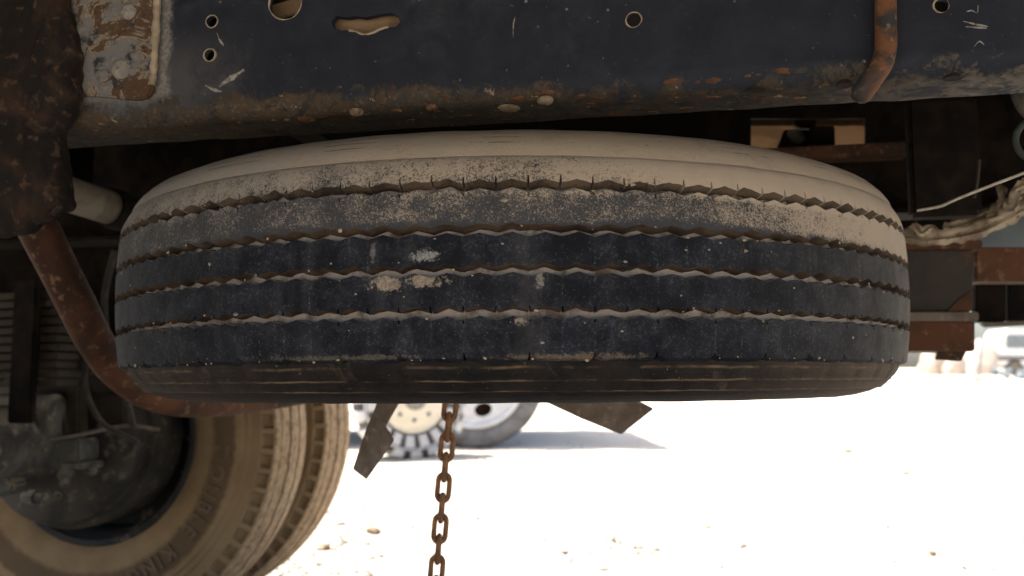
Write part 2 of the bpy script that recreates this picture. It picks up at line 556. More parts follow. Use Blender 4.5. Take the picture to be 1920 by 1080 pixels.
def axis(lo, hi, near_lo, near_hi, step):
    out = []
    v = near_lo
    while v <= near_hi + 1e-6:
        out.append(v)
        v += step
    d = step
    a = near_lo
    pre = []
    while a > lo:
        d *= 1.35
        a -= d
        pre.append(a)
    d = step
    b = out[-1]
    while b < hi:
        d *= 1.35
        b += d
        out.append(b)
    return pre[::-1] + out


gx = axis(-900, 900, -3.2, 4.2, 0.12)
gy = axis(-600, 1500, -0.6, 9.0, 0.10)
g = MB()
vs_ = []
for y in gy:
    for x in gx:
        k = 1 if -4 < x < 5 and -1 < y < 10 else 0.3
        h = ground_h(x, y) + k * (0.010 * nz((x, y, 0), 2.3) + 0.010 * nz((x, y, 0), 7.1, 3))
        vs_.append((x, y, h))
W = len(gx)
g.add(vs_, [(j * W + i, j * W + i + 1, (j + 1) * W + i + 1, (j + 1) * W + i) for j in range(len(gy) - 1) for i in range(W - 1)])
tag(g.build('ground', M['ground'], smooth=60), 'pale sunlit sandy ground of the yard', kind='structure')

# ------------------------------------------------------------------ truck
truck = empty('truck', T_LOC, -YAW)
tag(truck, 'old truck seen from below with rusty black frame rail and tan dual wheels', 'truck')
VW = -0.425                                               # outer face of the near rail's web
ZB, ZT = HC + 0.283, HC + 0.56                            # underside and top of the rails
U0, U1 = -1.9, 1.25


def outline_mesh(outer, holes, depth):
    """flat panel in the x-z plane with real holes, pushed along +y"""
    cu = bpy.data.curves.new('panel_outline', 'CURVE')
    cu.dimensions = '2D'
    cu.fill_mode = 'BOTH'
    cu.extrude = depth / 2
    for loop in [outer] + holes:
        sp = cu.splines.new('POLY')
        sp.points.add(len(loop) - 1)
        for p, (a, b) in zip(sp.points, loop):
            p.co = (a, b, 0, 1)
        sp.use_cyclic_u = True
    o = bpy.data.objects.new('panel_outline', cu)
    col.objects.link(o)
    me = bpy.data.meshes.new_from_object(o.evaluated_get(bpy.context.evaluated_depsgraph_get()))
    vs, fs = [(v.co.x, -v.co.z + depth / 2, v.co.y) for v in me.vertices], [tuple(p.vertices) for p in me.polygons]
    bpy.data.objects.remove(o)
    bpy.data.curves.remove(cu)
    bpy.data.meshes.remove(me)
    return vs, fs


def ring2(cx, cz, rx, rz, n=28, rough=0.0, seed=0):
    out = []
    for k in range(n):
        a = 2 * pi * k / n
        q = 1 + rough * nz((cos(a) * 2, sin(a) * 2, seed), 1.3)
        out.append((cx + rx * q * cos(a), cz + rz * q * sin(a)))
    return out


hole_list = []
for (px, py, rpx) in ((397, 40, 11), (393, 103, 11), (535, 5, 31), (1188, 37, 15), (1765, 10, 15), (1180, -75, 15), (760, -70, 20), (1500, -60, 14)):
    c = tp(px, py, VW)
    e = tp(px + rpx, py, VW)
    hole_list.append((c.x, c.z, abs(e.x - c.x)))
loops = [ring2(x, z, r, r) for x, z, r in hole_list]
slot = [(622, 40), (630, 30), (650, 33), (668, 30), (685, 33), (712, 26), (735, 24), (746, 30), (750, 42), (742, 50), (725, 52), (712, 58), (702, 63), (690, 66), (675, 63), (662, 56), (640, 57), (626, 53)]
loops.append([(lambda c: (c.x, c.z))(tp(px, py, VW)) for px, py in slot][::-1])
ZC = ZB + 0.022
v_, f_ = outline_mesh([(U0, ZC), (U1, ZC), (U1, ZT), (U0, ZT)], loops, 0.008)
rail = MB()
rail.add([(x, y + VW, z) for x, y, z in v_], f_)
# bent lower corner and flange, slightly wavy along its free edge
prof = [(VW, ZC)]
for k in range(7):
    a = pi + (pi / 2) * k / 6
    prof.append((VW + 0.020 + 0.020 * cos(a), ZB + 0.020 + 0.020 * sin(a)))
for q in (0.04, 0.06, 0.082):
    prof.append((VW + q, ZB))
prof += [(VW + 0.082, ZB + 0.008), (VW + 0.022, ZB + 0.008), (VW + 0.008, ZB + 0.022)]
NS = 220
vv, ff = [], []
m = len(prof)
for i in range(NS + 1):
    u = U0 + (U1 - U0) * i / NS
    for j, (y, z) in enumerate(prof):
        w = 0.0016 * nz((u, y * 6, z), 22) if 0 < j < m - 3 else 0
        e = 0.003 * nz((u, 0, 0), 30, 2) if j in (m - 4, m - 3) else 0
        vv.append((u, y + e, z + w))
for i in range(NS):
    for j in range(m):
        k = (j + 1) % m
        ff.append((i * m + j, (i + 1) * m + j, (i + 1) * m + k, i * m + k))
rail.add(vv, ff)
rail.box((U0, VW + 0.008, ZT - 0.008), (U1, VW + 0.082, ZT))
rail_ob = tag(rail.build('frame_rail', M['rail'], truck, smooth=40), 'blue black frame rail with round holes and rusty lower edge')

for (x, z, r) in hole_list:                              # crusty rims of the holes
    path = []
    for k in range(26):
        a = 2 * pi * k / 26
        q = 1 + 0.05 * nz((cos(a), sin(a), x * 9), 2.2)
        path.append((x + r * q * cos(a), VW + 0.0002, z + r * q * sin(a)))
    MB().tube(path, [max(0.0002, 0.0007 + 0.0012 * nz(p, 90)) for p in path], 6, closed=True).build('hole_rim', M['mudlight'], rail_ob, smooth=60)


def dome(mb, c, ax, r, h, n=16, rough=0.06):
    c = Vector(c)
    prof_ = [(r * 1.02, -0.003), (r, 0)] + [(r * cos(a), h * sin(a)) for a in (R(25), R(50), R(70), R(86))]
    mb.lathe(prof_, n, c, ax, fn=lambda a, rr, zz: (rr * (1 + rough * nz((cos(a) * 2, sin(a) * 2, c[0] * 40), 1.1)), zz))
    return mb


M['rivetmud'] = worn('muddy_rivet', (0.19, 0.15, 0.105), (0.11, 0.075, 0.045), (0.06, 0.03, 0.015), s0=60, s1=140)
for (px, py, r) in ((955, 203, 0.0125), (577, 224, 0.010), (1018, 183, 0.0085), (800, 195, 0.0065), (665, 210, 0.0075)):
    p = tp(px, py, VW + 0.04)
    v_h = VW + 0.04
    # point where the view ray meets the underside
    d = ray(px, py)
    t = (ZB - HC) / d.z
    q = to_truck(Vector((0, 0, HC)) + d * t)
    q.y = min(max(q.y, VW + 0.012), VW + 0.072)
    o = dome(MB(), (q.x, q.y, ZB + 0.0005), (0, 0, -1), r, 0.0035, rough=0.25).build('rivet_head', M['rivetmud'] if px in (955, 665, 1018) else M['rust'], rail_ob, smooth=50)
def under(px, py):
    d = ray(px, py)
    q = to_truck(Vector((0, 0, HC)) + d * ((ZB - HC) / d.z))
    q.y = min(max(q.y, VW + 0.016), VW + 0.07)
    return q


for (px, py) in ((1420, 153), (1590, 143), (1797, 132)):   # dark discs painted as the shade inside the flange's bolt holes
    q = under(px, py)
    MB().lathe([(0.0085, -0.0006), (0.0075, 0.0), (0.0070, 0.004)], 20, (q.x, q.y, ZB), (0, 0, 1)).lathe([(0.0001, -0.0004), (0.0076, -0.0004)], 20, (q.x, q.y, ZB), (0, 0, 1)).build('hole_shade_disc', M['grease'], rail_ob)
fl = MB()
for k in range(46):                                      # flaking rust and dirt lumps on the lower corner
    u = rnd.uniform(-0.42, 0.16)
    a = rnd.uniform(pi * 1.12, pi * 1.5)
    c = Vector((u, VW + 0.020 + 0.0195 * cos(a), ZB + 0.020 + 0.0195 * sin(a)))
    if rnd.random() < 0.5:
        c = Vector((u, rnd.uniform(VW + 0.02, VW + 0.075), ZB))
        nrm = Vector((0, 0, -1))
    else:
        nrm = Vector((0, cos(a), sin(a)))
    r = rnd.uniform(0.0012, 0.0042)
    tq = nrm.cross(Vector((1, 0, 0)))
    pts = []
    n_ = 8
    for j in range(n_):
        b = 2 * pi * j / n_
        q = r * rnd.uniform(0.6, 1.2)
        pts.append(c + Vector((2.4 * q * cos(b), 0, 0)) + tq * q * sin(b))
    fl.add([p - nrm * 0.001 for p in pts] + [c + (p - c) * 0.7 + nrm * r * 0.25 for p in pts] + [c + nrm * r * 0.35],
           [(j, (j + 1) % n_, n_ + (j + 1) % n_, n_ + j) for j in range(n_)] + [(n_ + j, n_ + (j + 1) % n_, 2 * n_) for j in range(n_)])
tag(fl.build('rust_flake', M['rust'], rail_ob, smooth=50), kind='stuff')

# scraped bare streaks and chalk-like scuffs standing a hair proud of the web
def scuff(pts, mat, name='scuff', w=0.0025, t=0.0006, seed=0):
    mb = MB()
    P = smooth_path([tp(px, py, VW) for px, py in pts], 6)
    lo, hi = [], []
    for i, p in enumerate(P):
        tt = i / (len(P) - 1)
        ww = w * (0.35 + 0.65 * sin(pi * tt)) * (1 + 0.9 * nz((p.x, p.z, seed), 140))
        d = (P[min(i + 1, len(P) - 1)] - P[max(i - 1, 0)]).normalized()
        s_ = Vector((-d.z, 0, d.x))
        lo.append(Vector((p.x, VW - t, p.z)) + s_ * ww)
        hi.append(Vector((p.x, VW - t, p.z)) - s_ * ww)
    n_ = len(P)
    off = Vector((0, t * 3, 0))
    mb.add(lo + hi + [p + off for p in lo] + [p + off for p in hi],
           [(i, i + 1, n_ + i + 1, n_ + i) for i in range(n_ - 1)] + [(i, i + 1, 2 * n_ + i + 1, 2 * n_ + i) for i in range(n_ - 1)]
           + [(n_ + i, n_ + i + 1, 3 * n_ + i + 1, 3 * n_ + i) for i in range(n_ - 1)])
    return mb.build(name, mat, rail_ob)


M['scuff'] = worn('pale_scuff', (0.26, 0.245, 0.23), (0.13, 0.125, 0.12), (0.05, 0.05, 0.055), s0=160, s1=320)
for i, (pts, w) in enumerate((([(412, 163), (425, 152), (440, 143), (458, 131)], 0.0035), ([(385, 160), (400, 168), (416, 172)], 0.0016),
                              ([(407, 62), (412, 75), (420, 86)], 0.0009), ([(962, 70), (963, 45), (966, 32)], 0.0005),
                              
                              ([(1806, 40), (1830, 46), (1852, 50)], 0.0009), ([(1810, 50), (1832, 52), (1850, 53)], 0.0007),
                              ([(1812, 22), (1822, 20), (1832, 24), (1834, 10)], 0.0007), ([(1826, 88), (1836, 78), (1845, 84)], 0.0007),
                              )):
    scuff(pts, M['scuff'], w=w, seed=i)

ip = MB()
ip.prism([tp(px, py, VW + 0.016) for px, py in ((600, 80), (600, -20), (770, -20), (770, 80))], (0, 0.004, 0))
ip.prism([tp(px, py, VW + 0.03) for px, py in ((500, 40), (505, 10), (580, -12), (575, 20))], (0, 0.004, 0))
ip.build('inner_bracket', M['tan_dark'], rail_ob, bevel=0.001)
lip = smooth_path([tp(px, py, VW + 0.001) for px, py in ((655, 57), (668, 60), (682, 65), (698, 62), (712, 55), (728, 51))], 6)
MB().tube(lip, [0.0016 + 0.0008 * nz(p, 120) for p in lip], 8).build('torn_lip', M['mudlight'], rail_ob, smooth=50)
# mud-caked doubler plate with weld bead and bolt heads
pl = MB()
pts = [(120, -60), (292, -60), (290, 40), (288, 120), (284, 168), (276, 182), (255, 186), (225, 184), (190, 180), (160, 178), (125, 180)]
P3 = [tp(px, py, VW - 0.009) for px, py in pts]
pl.prism(P3[::-1], (0, 0.0085, 0))
plate = tag(pl.build('reinforcement_plate', M['plate'], truck, bevel=0.002), 'mud caked plate bolted over the left end of the frame rail')
wp = smooth_path([tp(px, py, VW - 0.006) for px, py in ((297, -50), (294, 20), (291, 80), (288, 130), (285, 160))], 14)
MB().tube(wp, [0.0042 + 0.0012 * nz(p, 160) for p in wp], 8).build('weld_bead', M['mudlight'], plate, smooth=60)
for (px, py, r, h) in ((228, 130, 0.0118, 0.0065), (241, 22, 0.010, 0.005)):
    dome(MB(), tp(px, py, VW - 0.0085), (0, -1, 0), r, h).build('bolt_head', M['scuff2'], plate, smooth=50)
mud = MB()
for k in range(46):                                      # crusts of mud on the plate
    px, py = rnd.uniform(142, 280), rnd.uniform(-20, 172)
    c = tp(px, py, VW - 0.0088)
    r = rnd.uniform(0.003, 0.009)
    n_ = 9
    a_ = [2 * pi * j / n_ for j in range(n_)]
    q_ = [r * rnd.uniform(0.6, 1.3) for _ in a_]
    base = [c + Vector((q * cos(a), 0.001, q * sin(a) * 0.8)) for a, q in zip(a_, q_)]
    mid_ = [c + Vector((q * cos(a) * 0.65, -r * 0.22, q * sin(a) * 0.5)) for a, q in zip(a_, q_)]
    mud.add(base + mid_ + [c + Vector((0, -r * 0.3, 0))],
            [(j, (j + 1) % n_, n_ + (j + 1) % n_, n_ + j) for j in range(n_)] + [(n_ + j, n_ + (j + 1) % n_, 2 * n_) for j in range(n_)])
tag(mud.build('mud_crust', M['plate'], plate, smooth=60), kind='stuff')

# greasy spring hanger filling the left edge
hang = [(-60, -70), (112, -70), (124, 10), (138, 60), (148, 100), (146, 150), (138, 200), (116, 240), (118, 290), (124, 340), (128, 385), (110, 400), (98, 410), (70, 425), (40, 440), (-60, 450)]
hp = [tp(px, py, -0.445) for px, py in hang]
cx_ = sum((p.x for p in hp)) / len(hp)
cz_ = sum((p.z for p in hp)) / len(hp)
cen = Vector((cx_ - 0.02, -0.445, cz_))
outline = smooth_path(hp, 5)
hb = MB()
rows = []
for k, (sc, dy) in enumerate(((0.98, 0.012), (1.0, 0.002), (0.95, -0.010), (0.86, -0.014), (0.7, -0.02), (0.5, -0.024), (0.28, -0.026), (0.1, -0.027))):
    rw = []
    for p in outline:
        q = cen + (p - cen) * sc
        d = 0.014 * nz(q, 18) + 0.008 * nz(q, 50, 4) + 0.003 * nz(q, 140, 6)
        q = Vector((q.x + (0.004 * nz(q, 70, 2) if k < 3 else 0), q.y + dy + (d if k > 0 else 0), q.z + (0.004 * nz(q, 70, 5) if k < 3 else 0)))
        rw.append(q)
    rows.append(rw)
n_ = len(outline)
hb.add([q for rw in rows for q in rw], [(k * n_ + i, k * n_ + (i + 1) % n_, (k + 1) * n_ + (i + 1) % n_, (k + 1) * n_ + i) for k in range(len(rows) - 1) for i in range(n_)]
       + [tuple(range((len(rows) - 1) * n_, len(rows) * n_)), tuple(range(n_ - 1, -1, -1))])
hanger = tag(hb.build('spring_hanger', M['grease'], truck, smooth=70), 'greasy lumpy dark spring hanger at the left edge')
# small stud on the hanger
MB().tube([tp(118, 385, -0.455), tp(100, 404, -0.46)], 0.004, 8).build('grease_nipple', M['grease'], hanger, smooth=40)

# J-shaped rusty rod hooked under the rail
jp = smooth_path([tp(1660, -90, VW - 0.012), tp(1660, 20, VW - 0.012), tp(1661, 80, VW - 0.012), tp(1654, 118, VW - 0.012), tp(1632, 152, VW - 0.010), tp(1604, 190, VW - 0.004)], 8)
tag(MB().tube(jp, [(0.0100 + 0.0004 * nz(p, 90)) * (1 if i < len(jp) - 3 else (0.95, 0.8, 0.45)[i - len(jp) + 3]) for i, p in enumerate(jp)], 14).build('hooked_rod', M['rod'], truck, smooth=50), 'thick rusty rod bent under the frame rail')

# bent rusty pipe at the left
pp = smooth_path([at(30, 340, 1.32), at(62, 410, 1.34), at(90, 465, 1.36), at(138, 560, 1.41), at(180, 642, 1.46), at(228, 702, 1.53), at(295, 742, 1.61), at(385, 753, 1.71), at(490, 744, 1.84), at(620, 722, 2.0), at(760, 690, 2.25)], 9)
pp = [to_truck(p) for p in pp]
tag(MB().tube(pp, [0.0275 + 0.0010 * nz(p, 14) + 0.0005 * nz(p, 45) for p in pp], 22).build('bent_pipe', M['rust_pipe'], truck, smooth=60), 'rusty bent pipe curving down past the left side of the slung tyre')

# dull tube with collar
a_, b_ = to_truck(at(40, 335, 1.55)), to_truck(at(215, 392, 1.75))
tb = MB().tube([a_, a_.lerp(b_, 0.5), b_], 0.031, 22).build('drive_tube', M['silver'], truck, smooth=50)
MB().tube([a_.lerp(b_, 0.93), b_ + (b_ - a_).normalized() * 0.02], 0.037, 22).build('collar', M['dark'], tb, smooth=50)

# far rail with openings
FV = 0.425
sl_ = [[(1408, 222), (1622, 222), (1622, 281), (1408, 281)]]
loops = [[(lambda c: (c.x, c.z))(tp(px, py, FV - 0.008)) for px, py in q][::-1] for q in sl_]
v_, f_ = outline_mesh([(-2.4, ZB), (U1, ZB), (U1, ZT), (-2.4, ZT)], loops, 0.008)
fr = MB()
fr.add([(x, y + FV - 0.008, z) for x, y, z in v_], f_)
fr.box((-2.4, FV - 0.082, ZB), (U1, FV - 0.0085, ZB + 0.008))
fr.box((-2.4, FV - 0.082, ZT - 0.008), (U1, FV - 0.0085, ZT))
far_rail = tag(fr.build('frame_rail', M['dark'], truck), 'dark far frame rail behind the slung tyre')
br = MB()
br.prism([tp(px, py, FV + 0.05) for px, py in ((1470, 243), (1452, 290), (1560, 290), (1560, 236), (1520, 236), (1519, 243))][::-1], (0, 0.02, 0))
br.prism([tp(px, py, FV + 0.03) for px, py in ((1519, 236), (1519, 290), (1567, 290), (1565, 236))][::-1], (0, 0.04, 0))
br.prism([tp(px, py, FV + 0.06) for px, py in ((1494, 222), (1486, 232), (1500, 240), (1530, 240), (1530, 222))][::-1], (0, 0.02, 0))
br.build('bracket', M['dark'], truck, bevel=0.002)
MB().prism([tp(px, py, FV + 0.045) for px, py in ((1472, 250), (1478, 243), (1497, 241), (1508, 250), (1512, 262), (1500, 270), (1484, 266))][::-1], (0, 0.004, 0)).build('bracket_nut', M['axle'], truck, bevel=0.002)
bd = MB()
bd.prism([tp(1380, 205, 0.80), tp(1640, 205, 0.80), tp(1640, 236, 0.80), tp(1380, 236, 0.80)], (0, 0.03, 0))
a1, a2 = tp(1380, 238, 0.815), tp(1640, 238, 0.815)
b1, b2 = tp(1370, 305, 1.02), tp(1660, 305, 1.02)
bd.prism([a1, a2, b2, b1], (0, 0.01, 0.03))
tag(bd.build('side_board', M['tan'], truck, bevel=0.002), 'sunlit tan board showing through the opening in the far rail')
ldg = MB()
p0, p1 = tp(1380, 296, FV - 0.11), tp(1700, 296, FV - 0.11)
ldg.box((p0.x, FV - 0.13, p0.z - 0.012), (p1.x, FV - 0.084, p0.z + 0.010))
ldg.build('cross_angle', M['rust'], truck, bevel=0.003)

# cargo floor and its bearers, near side widened to cut light underneath
dk = MB().box((-2.9, -1.50, ZT + 0.09), (1.45, 1.25, ZT + 0.17)).build('cargo_floor', M['dark'], truck)
for u in (-2.6, -2.0, -1.4, -0.8, -0.2, 0.4, 1.0, 1.38):
    MB().box((u - 0.03, -1.48, ZT + 0.005), (u + 0.03, 1.23, ZT + 0.088)).build('floor_bearer', M['dark'], dk)
for u in (-1.25, -0.62, 0.62, 1.1):
    MB().box((u - 0.03, VW + 0.085, ZB + 0.10), (u + 0.03, FV - 0.085, ZB + 0.24)).build('cross_member', M['dark'], truck, bevel=0.006)
MB().box((-2.9, -1.53, ZT - 0.16), (1.45, -1.502, ZT + 0.20)).build('shade_skirt', M['dark'], dk, bevel=0.004)  # unseen skirt added to hold light back from the underside
# dark box, and a dark sheet added for the shade in the right-hand gap
pn = MB()
p0, p1 = tp(1700, 300, 0.1), tp(1832, 300, 0.1)
pn.box((p0.x, 0.08, ZB - 0.05), (p1.x, 0.11, ZB + 0.12))
pn.build('battery_box', M['dark'], truck, bevel=0.006)
MB().prism([tp(px, py, 0.62) for px, py in ((1628, 250), (1600, 441), (1852, 441), (1900, 400), (1900, 150), (1628, 150))], (0, 0.02, 0)).build('gap_shade_sheet', M['dark'], truck)  # added dark sheet standing in for deep shade
hs = smooth_path([tp(1836, 300, 0.0), tp(1832, 340, 0.0), tp(1824, 385, 0.0), tp(1826, 420, 0.0)], 6)
MB().tube(hs[:-8], 0.0022, 8).build('brake_hose', M['leaf'], truck, smooth=50)

# rusty bracket at the right below the far rail
hv = 0.30
hg = MB()
def slab(mb, x0, y0, x1, y1, v, t):
    mb.prism([tp(px, py, v) for px, py in ((x0, y1), (x1, y1), (x1, y0), (x0, y0))], (0, t, 0))
    return mb
M['hangerplate'] = worn('rusty_black_plate', (0.030, 0.026, 0.024), (0.045, 0.035, 0.028), (0.105, 0.048, 0.02), s0=9, s1=14)
hgo = slab(MB(), 1690, 468, 1824, 584, hv, 0.10).build('hanger_bracket', M['hangerplate'], truck, bevel=0.003)
tag(hgo, 'rusty boxy bracket hanging below the far rail at the right')
slab(MB(), 1690, 449, 1842, 467, hv - 0.012, 0.13).build('bracket_flange', M['rust_pipe'], hgo, bevel=0.002)
slab(MB(), 1690, 585, 1836, 602, hv - 0.014, 0.13).build('bracket_ledge', M['carrier'], hgo, bevel=0.002)
slab(MB(), 1690, 603, 1828, 658, hv - 0.004, 0.11).build('bracket_foot', M['rust_pipe'], hgo, bevel=0.002)
MB().prism([tp(px, py, hv + 0.03) for px, py in ((1760, 659), (1758, 674), (1803, 677), (1812, 659))], (0, 0.02, 0)).build('bracket_tab', M['rust'], hgo, bevel=0.001)
MB().prism([tp(px, py, hv - 0.003) for px, py in ((1778, 583), (1823, 583), (1823, 545), (1806, 556), (1792, 568))], (0, 0.002, 0)).build('rust_patch', M['rust_pipe'], hgo)
cb = slab(MB(), 1828, 463, 2050, 527, hv + 0.06, 0.06).build('rear_crossbar', M['rust_pipe'], truck, bevel=0.003)
tag(cb, 'rusty orange crossbar behind the bracket at the right edge')
slab(MB(), 1829, 530, 1886, 604, hv + 0.2, 0.03).build('mud_guard', M['dark'], truck, bevel=0.002)
slab(MB(), 1890, 530, 2050, 602, hv + 0.24, 0.03).build('mud_guard', M['dark'], truck, bevel=0.002)
MB().prism([tp(px, py, hv + 0.16) for px, py in ((1840, 606), (1850, 613), (2050, 603), (2050, 596))], (0, 0.02, 0)).build('guard_lip', M['silver'], truck, bevel=0.001)
slab(MB(), 1780, 250, 2150, 470, 1.05, 0.03).build('side_panel', M['greypanel'], truck, bevel=0.003)
M['greenhose'] = worn('grey_green_hose', (0.035, 0.045, 0.037), (0.022, 0.028, 0.024), None)
M['drum2'] = worn('dusty_hose', (0.03, 0.028, 0.026), (0.06, 0.05, 0.04), None, s0=30, dust=(0.16, 0.13, 0.1), dust_amt=0.6)
gp = smooth_path([tp(1915, 120, -0.30), tp(1895, 165, -0.30), tp(1905, 200, -0.30), tp(1930, 225, -0.30)], 7)
MB().tube([p + Vector((0.006, 0, 0)) for p in gp], 0.006, 10).build('air_line', M['drum2'], truck, smooth=60)
gc = tp(1948, 262, -0.25)
M['greenhose'] = worn('grey_green_hose', (0.035, 0.045, 0.037), (0.022, 0.028, 0.024), None)
MB().tube([gc + Vector((0.023 * cos(a), 0, 0.023 * sin(a))) for a in [2 * pi * k / 28 for k in range(28)]], 0.0035, 8, closed=True).build('hose_loop', M['greenhose'], truck, smooth=60)

# leaf spring, axle and brake gear at the lower left
spring = empty('leaf_spring', (0, 0, 0), 0, truck)
lz0 = tp(70, 572, FV + 0.03).z
ux = tp(136, 600, FV + 0.03).x
for k in range(11):
    zt = lz0 - k * 0.0185
    e = ux - 0.004 * (k % 3) - (0.03 if k < 2 else 0)
    mb = MB()
    P = []
    for i in range(9):
        t = i / 8
        u = -2.3 + (e + 2.3) * t
        P.append((u, zt + 0.012 * t * t))
    n9 = len(P)
    vv = [(u, FV - 0.01, z) for u, z in P] + [(u, FV + 0.07, z) for u, z in P] + [(u, FV - 0.01, z + 0.014) for u, z in P] + [(u, FV + 0.07, z + 0.014) for u, z in P]
    ff = []
    for i in range(n9 - 1):
        ff += [(i, i + 1, n9 + i + 1, n9 + i), (2 * n9 + i, 2 * n9 + i + 1, 3 * n9 + i + 1, 3 * n9 + i), (i, i + 1, 2 * n9 + i + 1, 2 * n9 + i), (n9 + i, n9 + i + 1, 3 * n9 + i + 1, 3 * n9 + i)]
    ff += [(0, n9, 3 * n9, 2 * n9), (n9 - 1, 2 * n9 - 1, 4 * n9 - 1, 3 * n9 - 1)]
    mb.add(vv, ff).build('leaf', M['leaf'], spring, bevel=0.002)
up = tp(44, 650, FV - 0.03)
MB().box((up.x - 0.028, FV - 0.035, lz0 - 0.25), (up.x + 0.028, FV - 0.015, lz0 + 0.05)).build('spring_clamp', M['dark'], spring, bevel=0.004)

fd = MB()
fd.prism([tp(px, py, 0.72) for px, py in ((-500, 250), (-500, 760), (225, 760), (300, 700), (420, 640), (420, 250))], (0, 0.01, 0))
fd.build('shade_backing', M['dark'], truck)  # dark sheet added behind the axle to fill the background with shade
RW, WC = 0.50, tp(165, 815, 0.79)
axle_dir = Vector((0, 1, 0))
ax_mb = MB().tube([(WC.x, -0.75, WC.z), (WC.x, 0.2, WC.z), (WC.x, 0.62, WC.z)], [0.075, 0.07, 0.085], 26)
axle = tag(ax_mb.build('axle', M['axle'], truck, smooth=50), 'dusty rear axle with brake gear')
M['drum2'] = worn('dusty_hose', (0.03, 0.028, 0.026), (0.06, 0.05, 0.04), None, s0=30, dust=(0.16, 0.13, 0.1), dust_amt=0.6)
# brake gear hung on the axle, in front of the wheel
bv = 0.56
def part_box(name, x0, y0, x1, y1, v, t, mat, bev=0.006):
    return slab(MB(), x0, y0, x1, y1, v, t).build(name, M[mat], axle, bevel=bev, seg=3)
c0 = tp(62, 782, bv)
MB().tube([c0 + Vector((-0.17, 0, 0)), c0 + Vector((-0.165, 0, 0)), c0 + Vector((0.055, 0, 0)), c0 + Vector((0.066, 0, 0))], [0.045, 0.053, 0.053, 0.042], 26).build('brake_chamber', M['axle'], axle, smooth=40)
MB().prism([tp(px, py, bv) for px, py in ((-60, 925), (20, 900), (60, 885), (146, 868), (146, 822), (100, 826), (-60, 836))], (0, 0.08, 0)).build('spring_seat', M['axle'], axle, bevel=0.006)
ln = smooth_path([tp(-30, 834, bv - 0.012), tp(60, 828, bv - 0.012), tp(145, 816, bv - 0.01), tp(235, 798, bv + 0.02), tp(300, 806, bv + 0.05)], 6)
MB().tube(ln, 0.0045, 8).build('brake_pipe', M['silver'], axle, smooth=50)
for k, pts in enumerate((((150, 560), (168, 640), (160, 720), (190, 790), (260, 830)), ((215, 470), (196, 560), (205, 650), (236, 742), (250, 800)), ((-20, 770), (60, 752), (110, 770), (128, 815)))):
    hp_ = smooth_path([tp(px, py, 0.50 + 0.04 * k) for px, py in pts], 7)
    MB().tube(hp_, 0.006 + 0.0012 * k, 10).build('brake_hose', M['drum2'], axle, smooth=60)
part_box('brake_strut', 122, 725, 147, 822, bv + 0.02, 0.04, 'leaf')
part_box('brake_arm', 185, 740, 235, 800, bv + 0.06, 0.04, 'leaf')
part_box('spring_clamp_plate', 110, 868, 148, 882, bv - 0.01, 0.09, 'axle', 0.003)
def bolt(px0, py0, px1, py1, v, r):
    a_, b_ = tp(px0, py0, v), tp(px1, py1, v - 0.015)
    mb = MB().tube([a_, a_.lerp(b_, 0.72), b_], [r, r, r * 0.9], 12)
    mb.tube([a_.lerp(b_, 0.30), a_.lerp(b_, 0.62)], r * 1.5, 6)
    return mb.build('clamp_bolt', M['axle'], axle, smooth=30)
bolt(126, 872, 122, 912, bv - 0.005, 0.012)
bolt(45, 932, 84, 933, bv - 0.02, 0.011)
MB().prism([tp(px, py, bv - 0.03) for px, py in ((-60, 870), (-10, 868), (26, 908), (20, 925), (-60, 945))], (0, 0.05, 0)).build('torque_arm', M['axle'], axle, bevel=0.006)
dr = MB().lathe([(0.05, -0.02), (0.10, -0.022), (0.15, -0.005), (0.195, 0.0), (0.205, 0.01), (0.207, 0.06), (0.222, 0.062), (0.222, 0.19)], 64, (WC.x, 0.665, WC.z), (0, 1, 0))
M['drum'] = worn('dusty_drum', (0.050, 0.044, 0.037), (0.022, 0.02, 0.018), (0.12, 0.10, 0.075), s0=9, s1=30)
drum = dr.build('brake_drum', M['drum'], axle, smooth=40)
for k in range(8):
    a = 2 * pi * k / 8 + 0.2
    dome(MB(), (WC.x + 0.135 * cos(a), 0.655, WC.z + 0.135 * sin(a)), (0, -1, 0), 0.011, 0.012, 8, 0).build('bolt_head', M['axle'], drum, smooth=40)


M['rimgrey'] = worn('dusty_black_rim', (0.024, 0.027, 0.030), (0.04, 0.038, 0.035), (0.16, 0.13, 0.095), s0=7, s1=22)


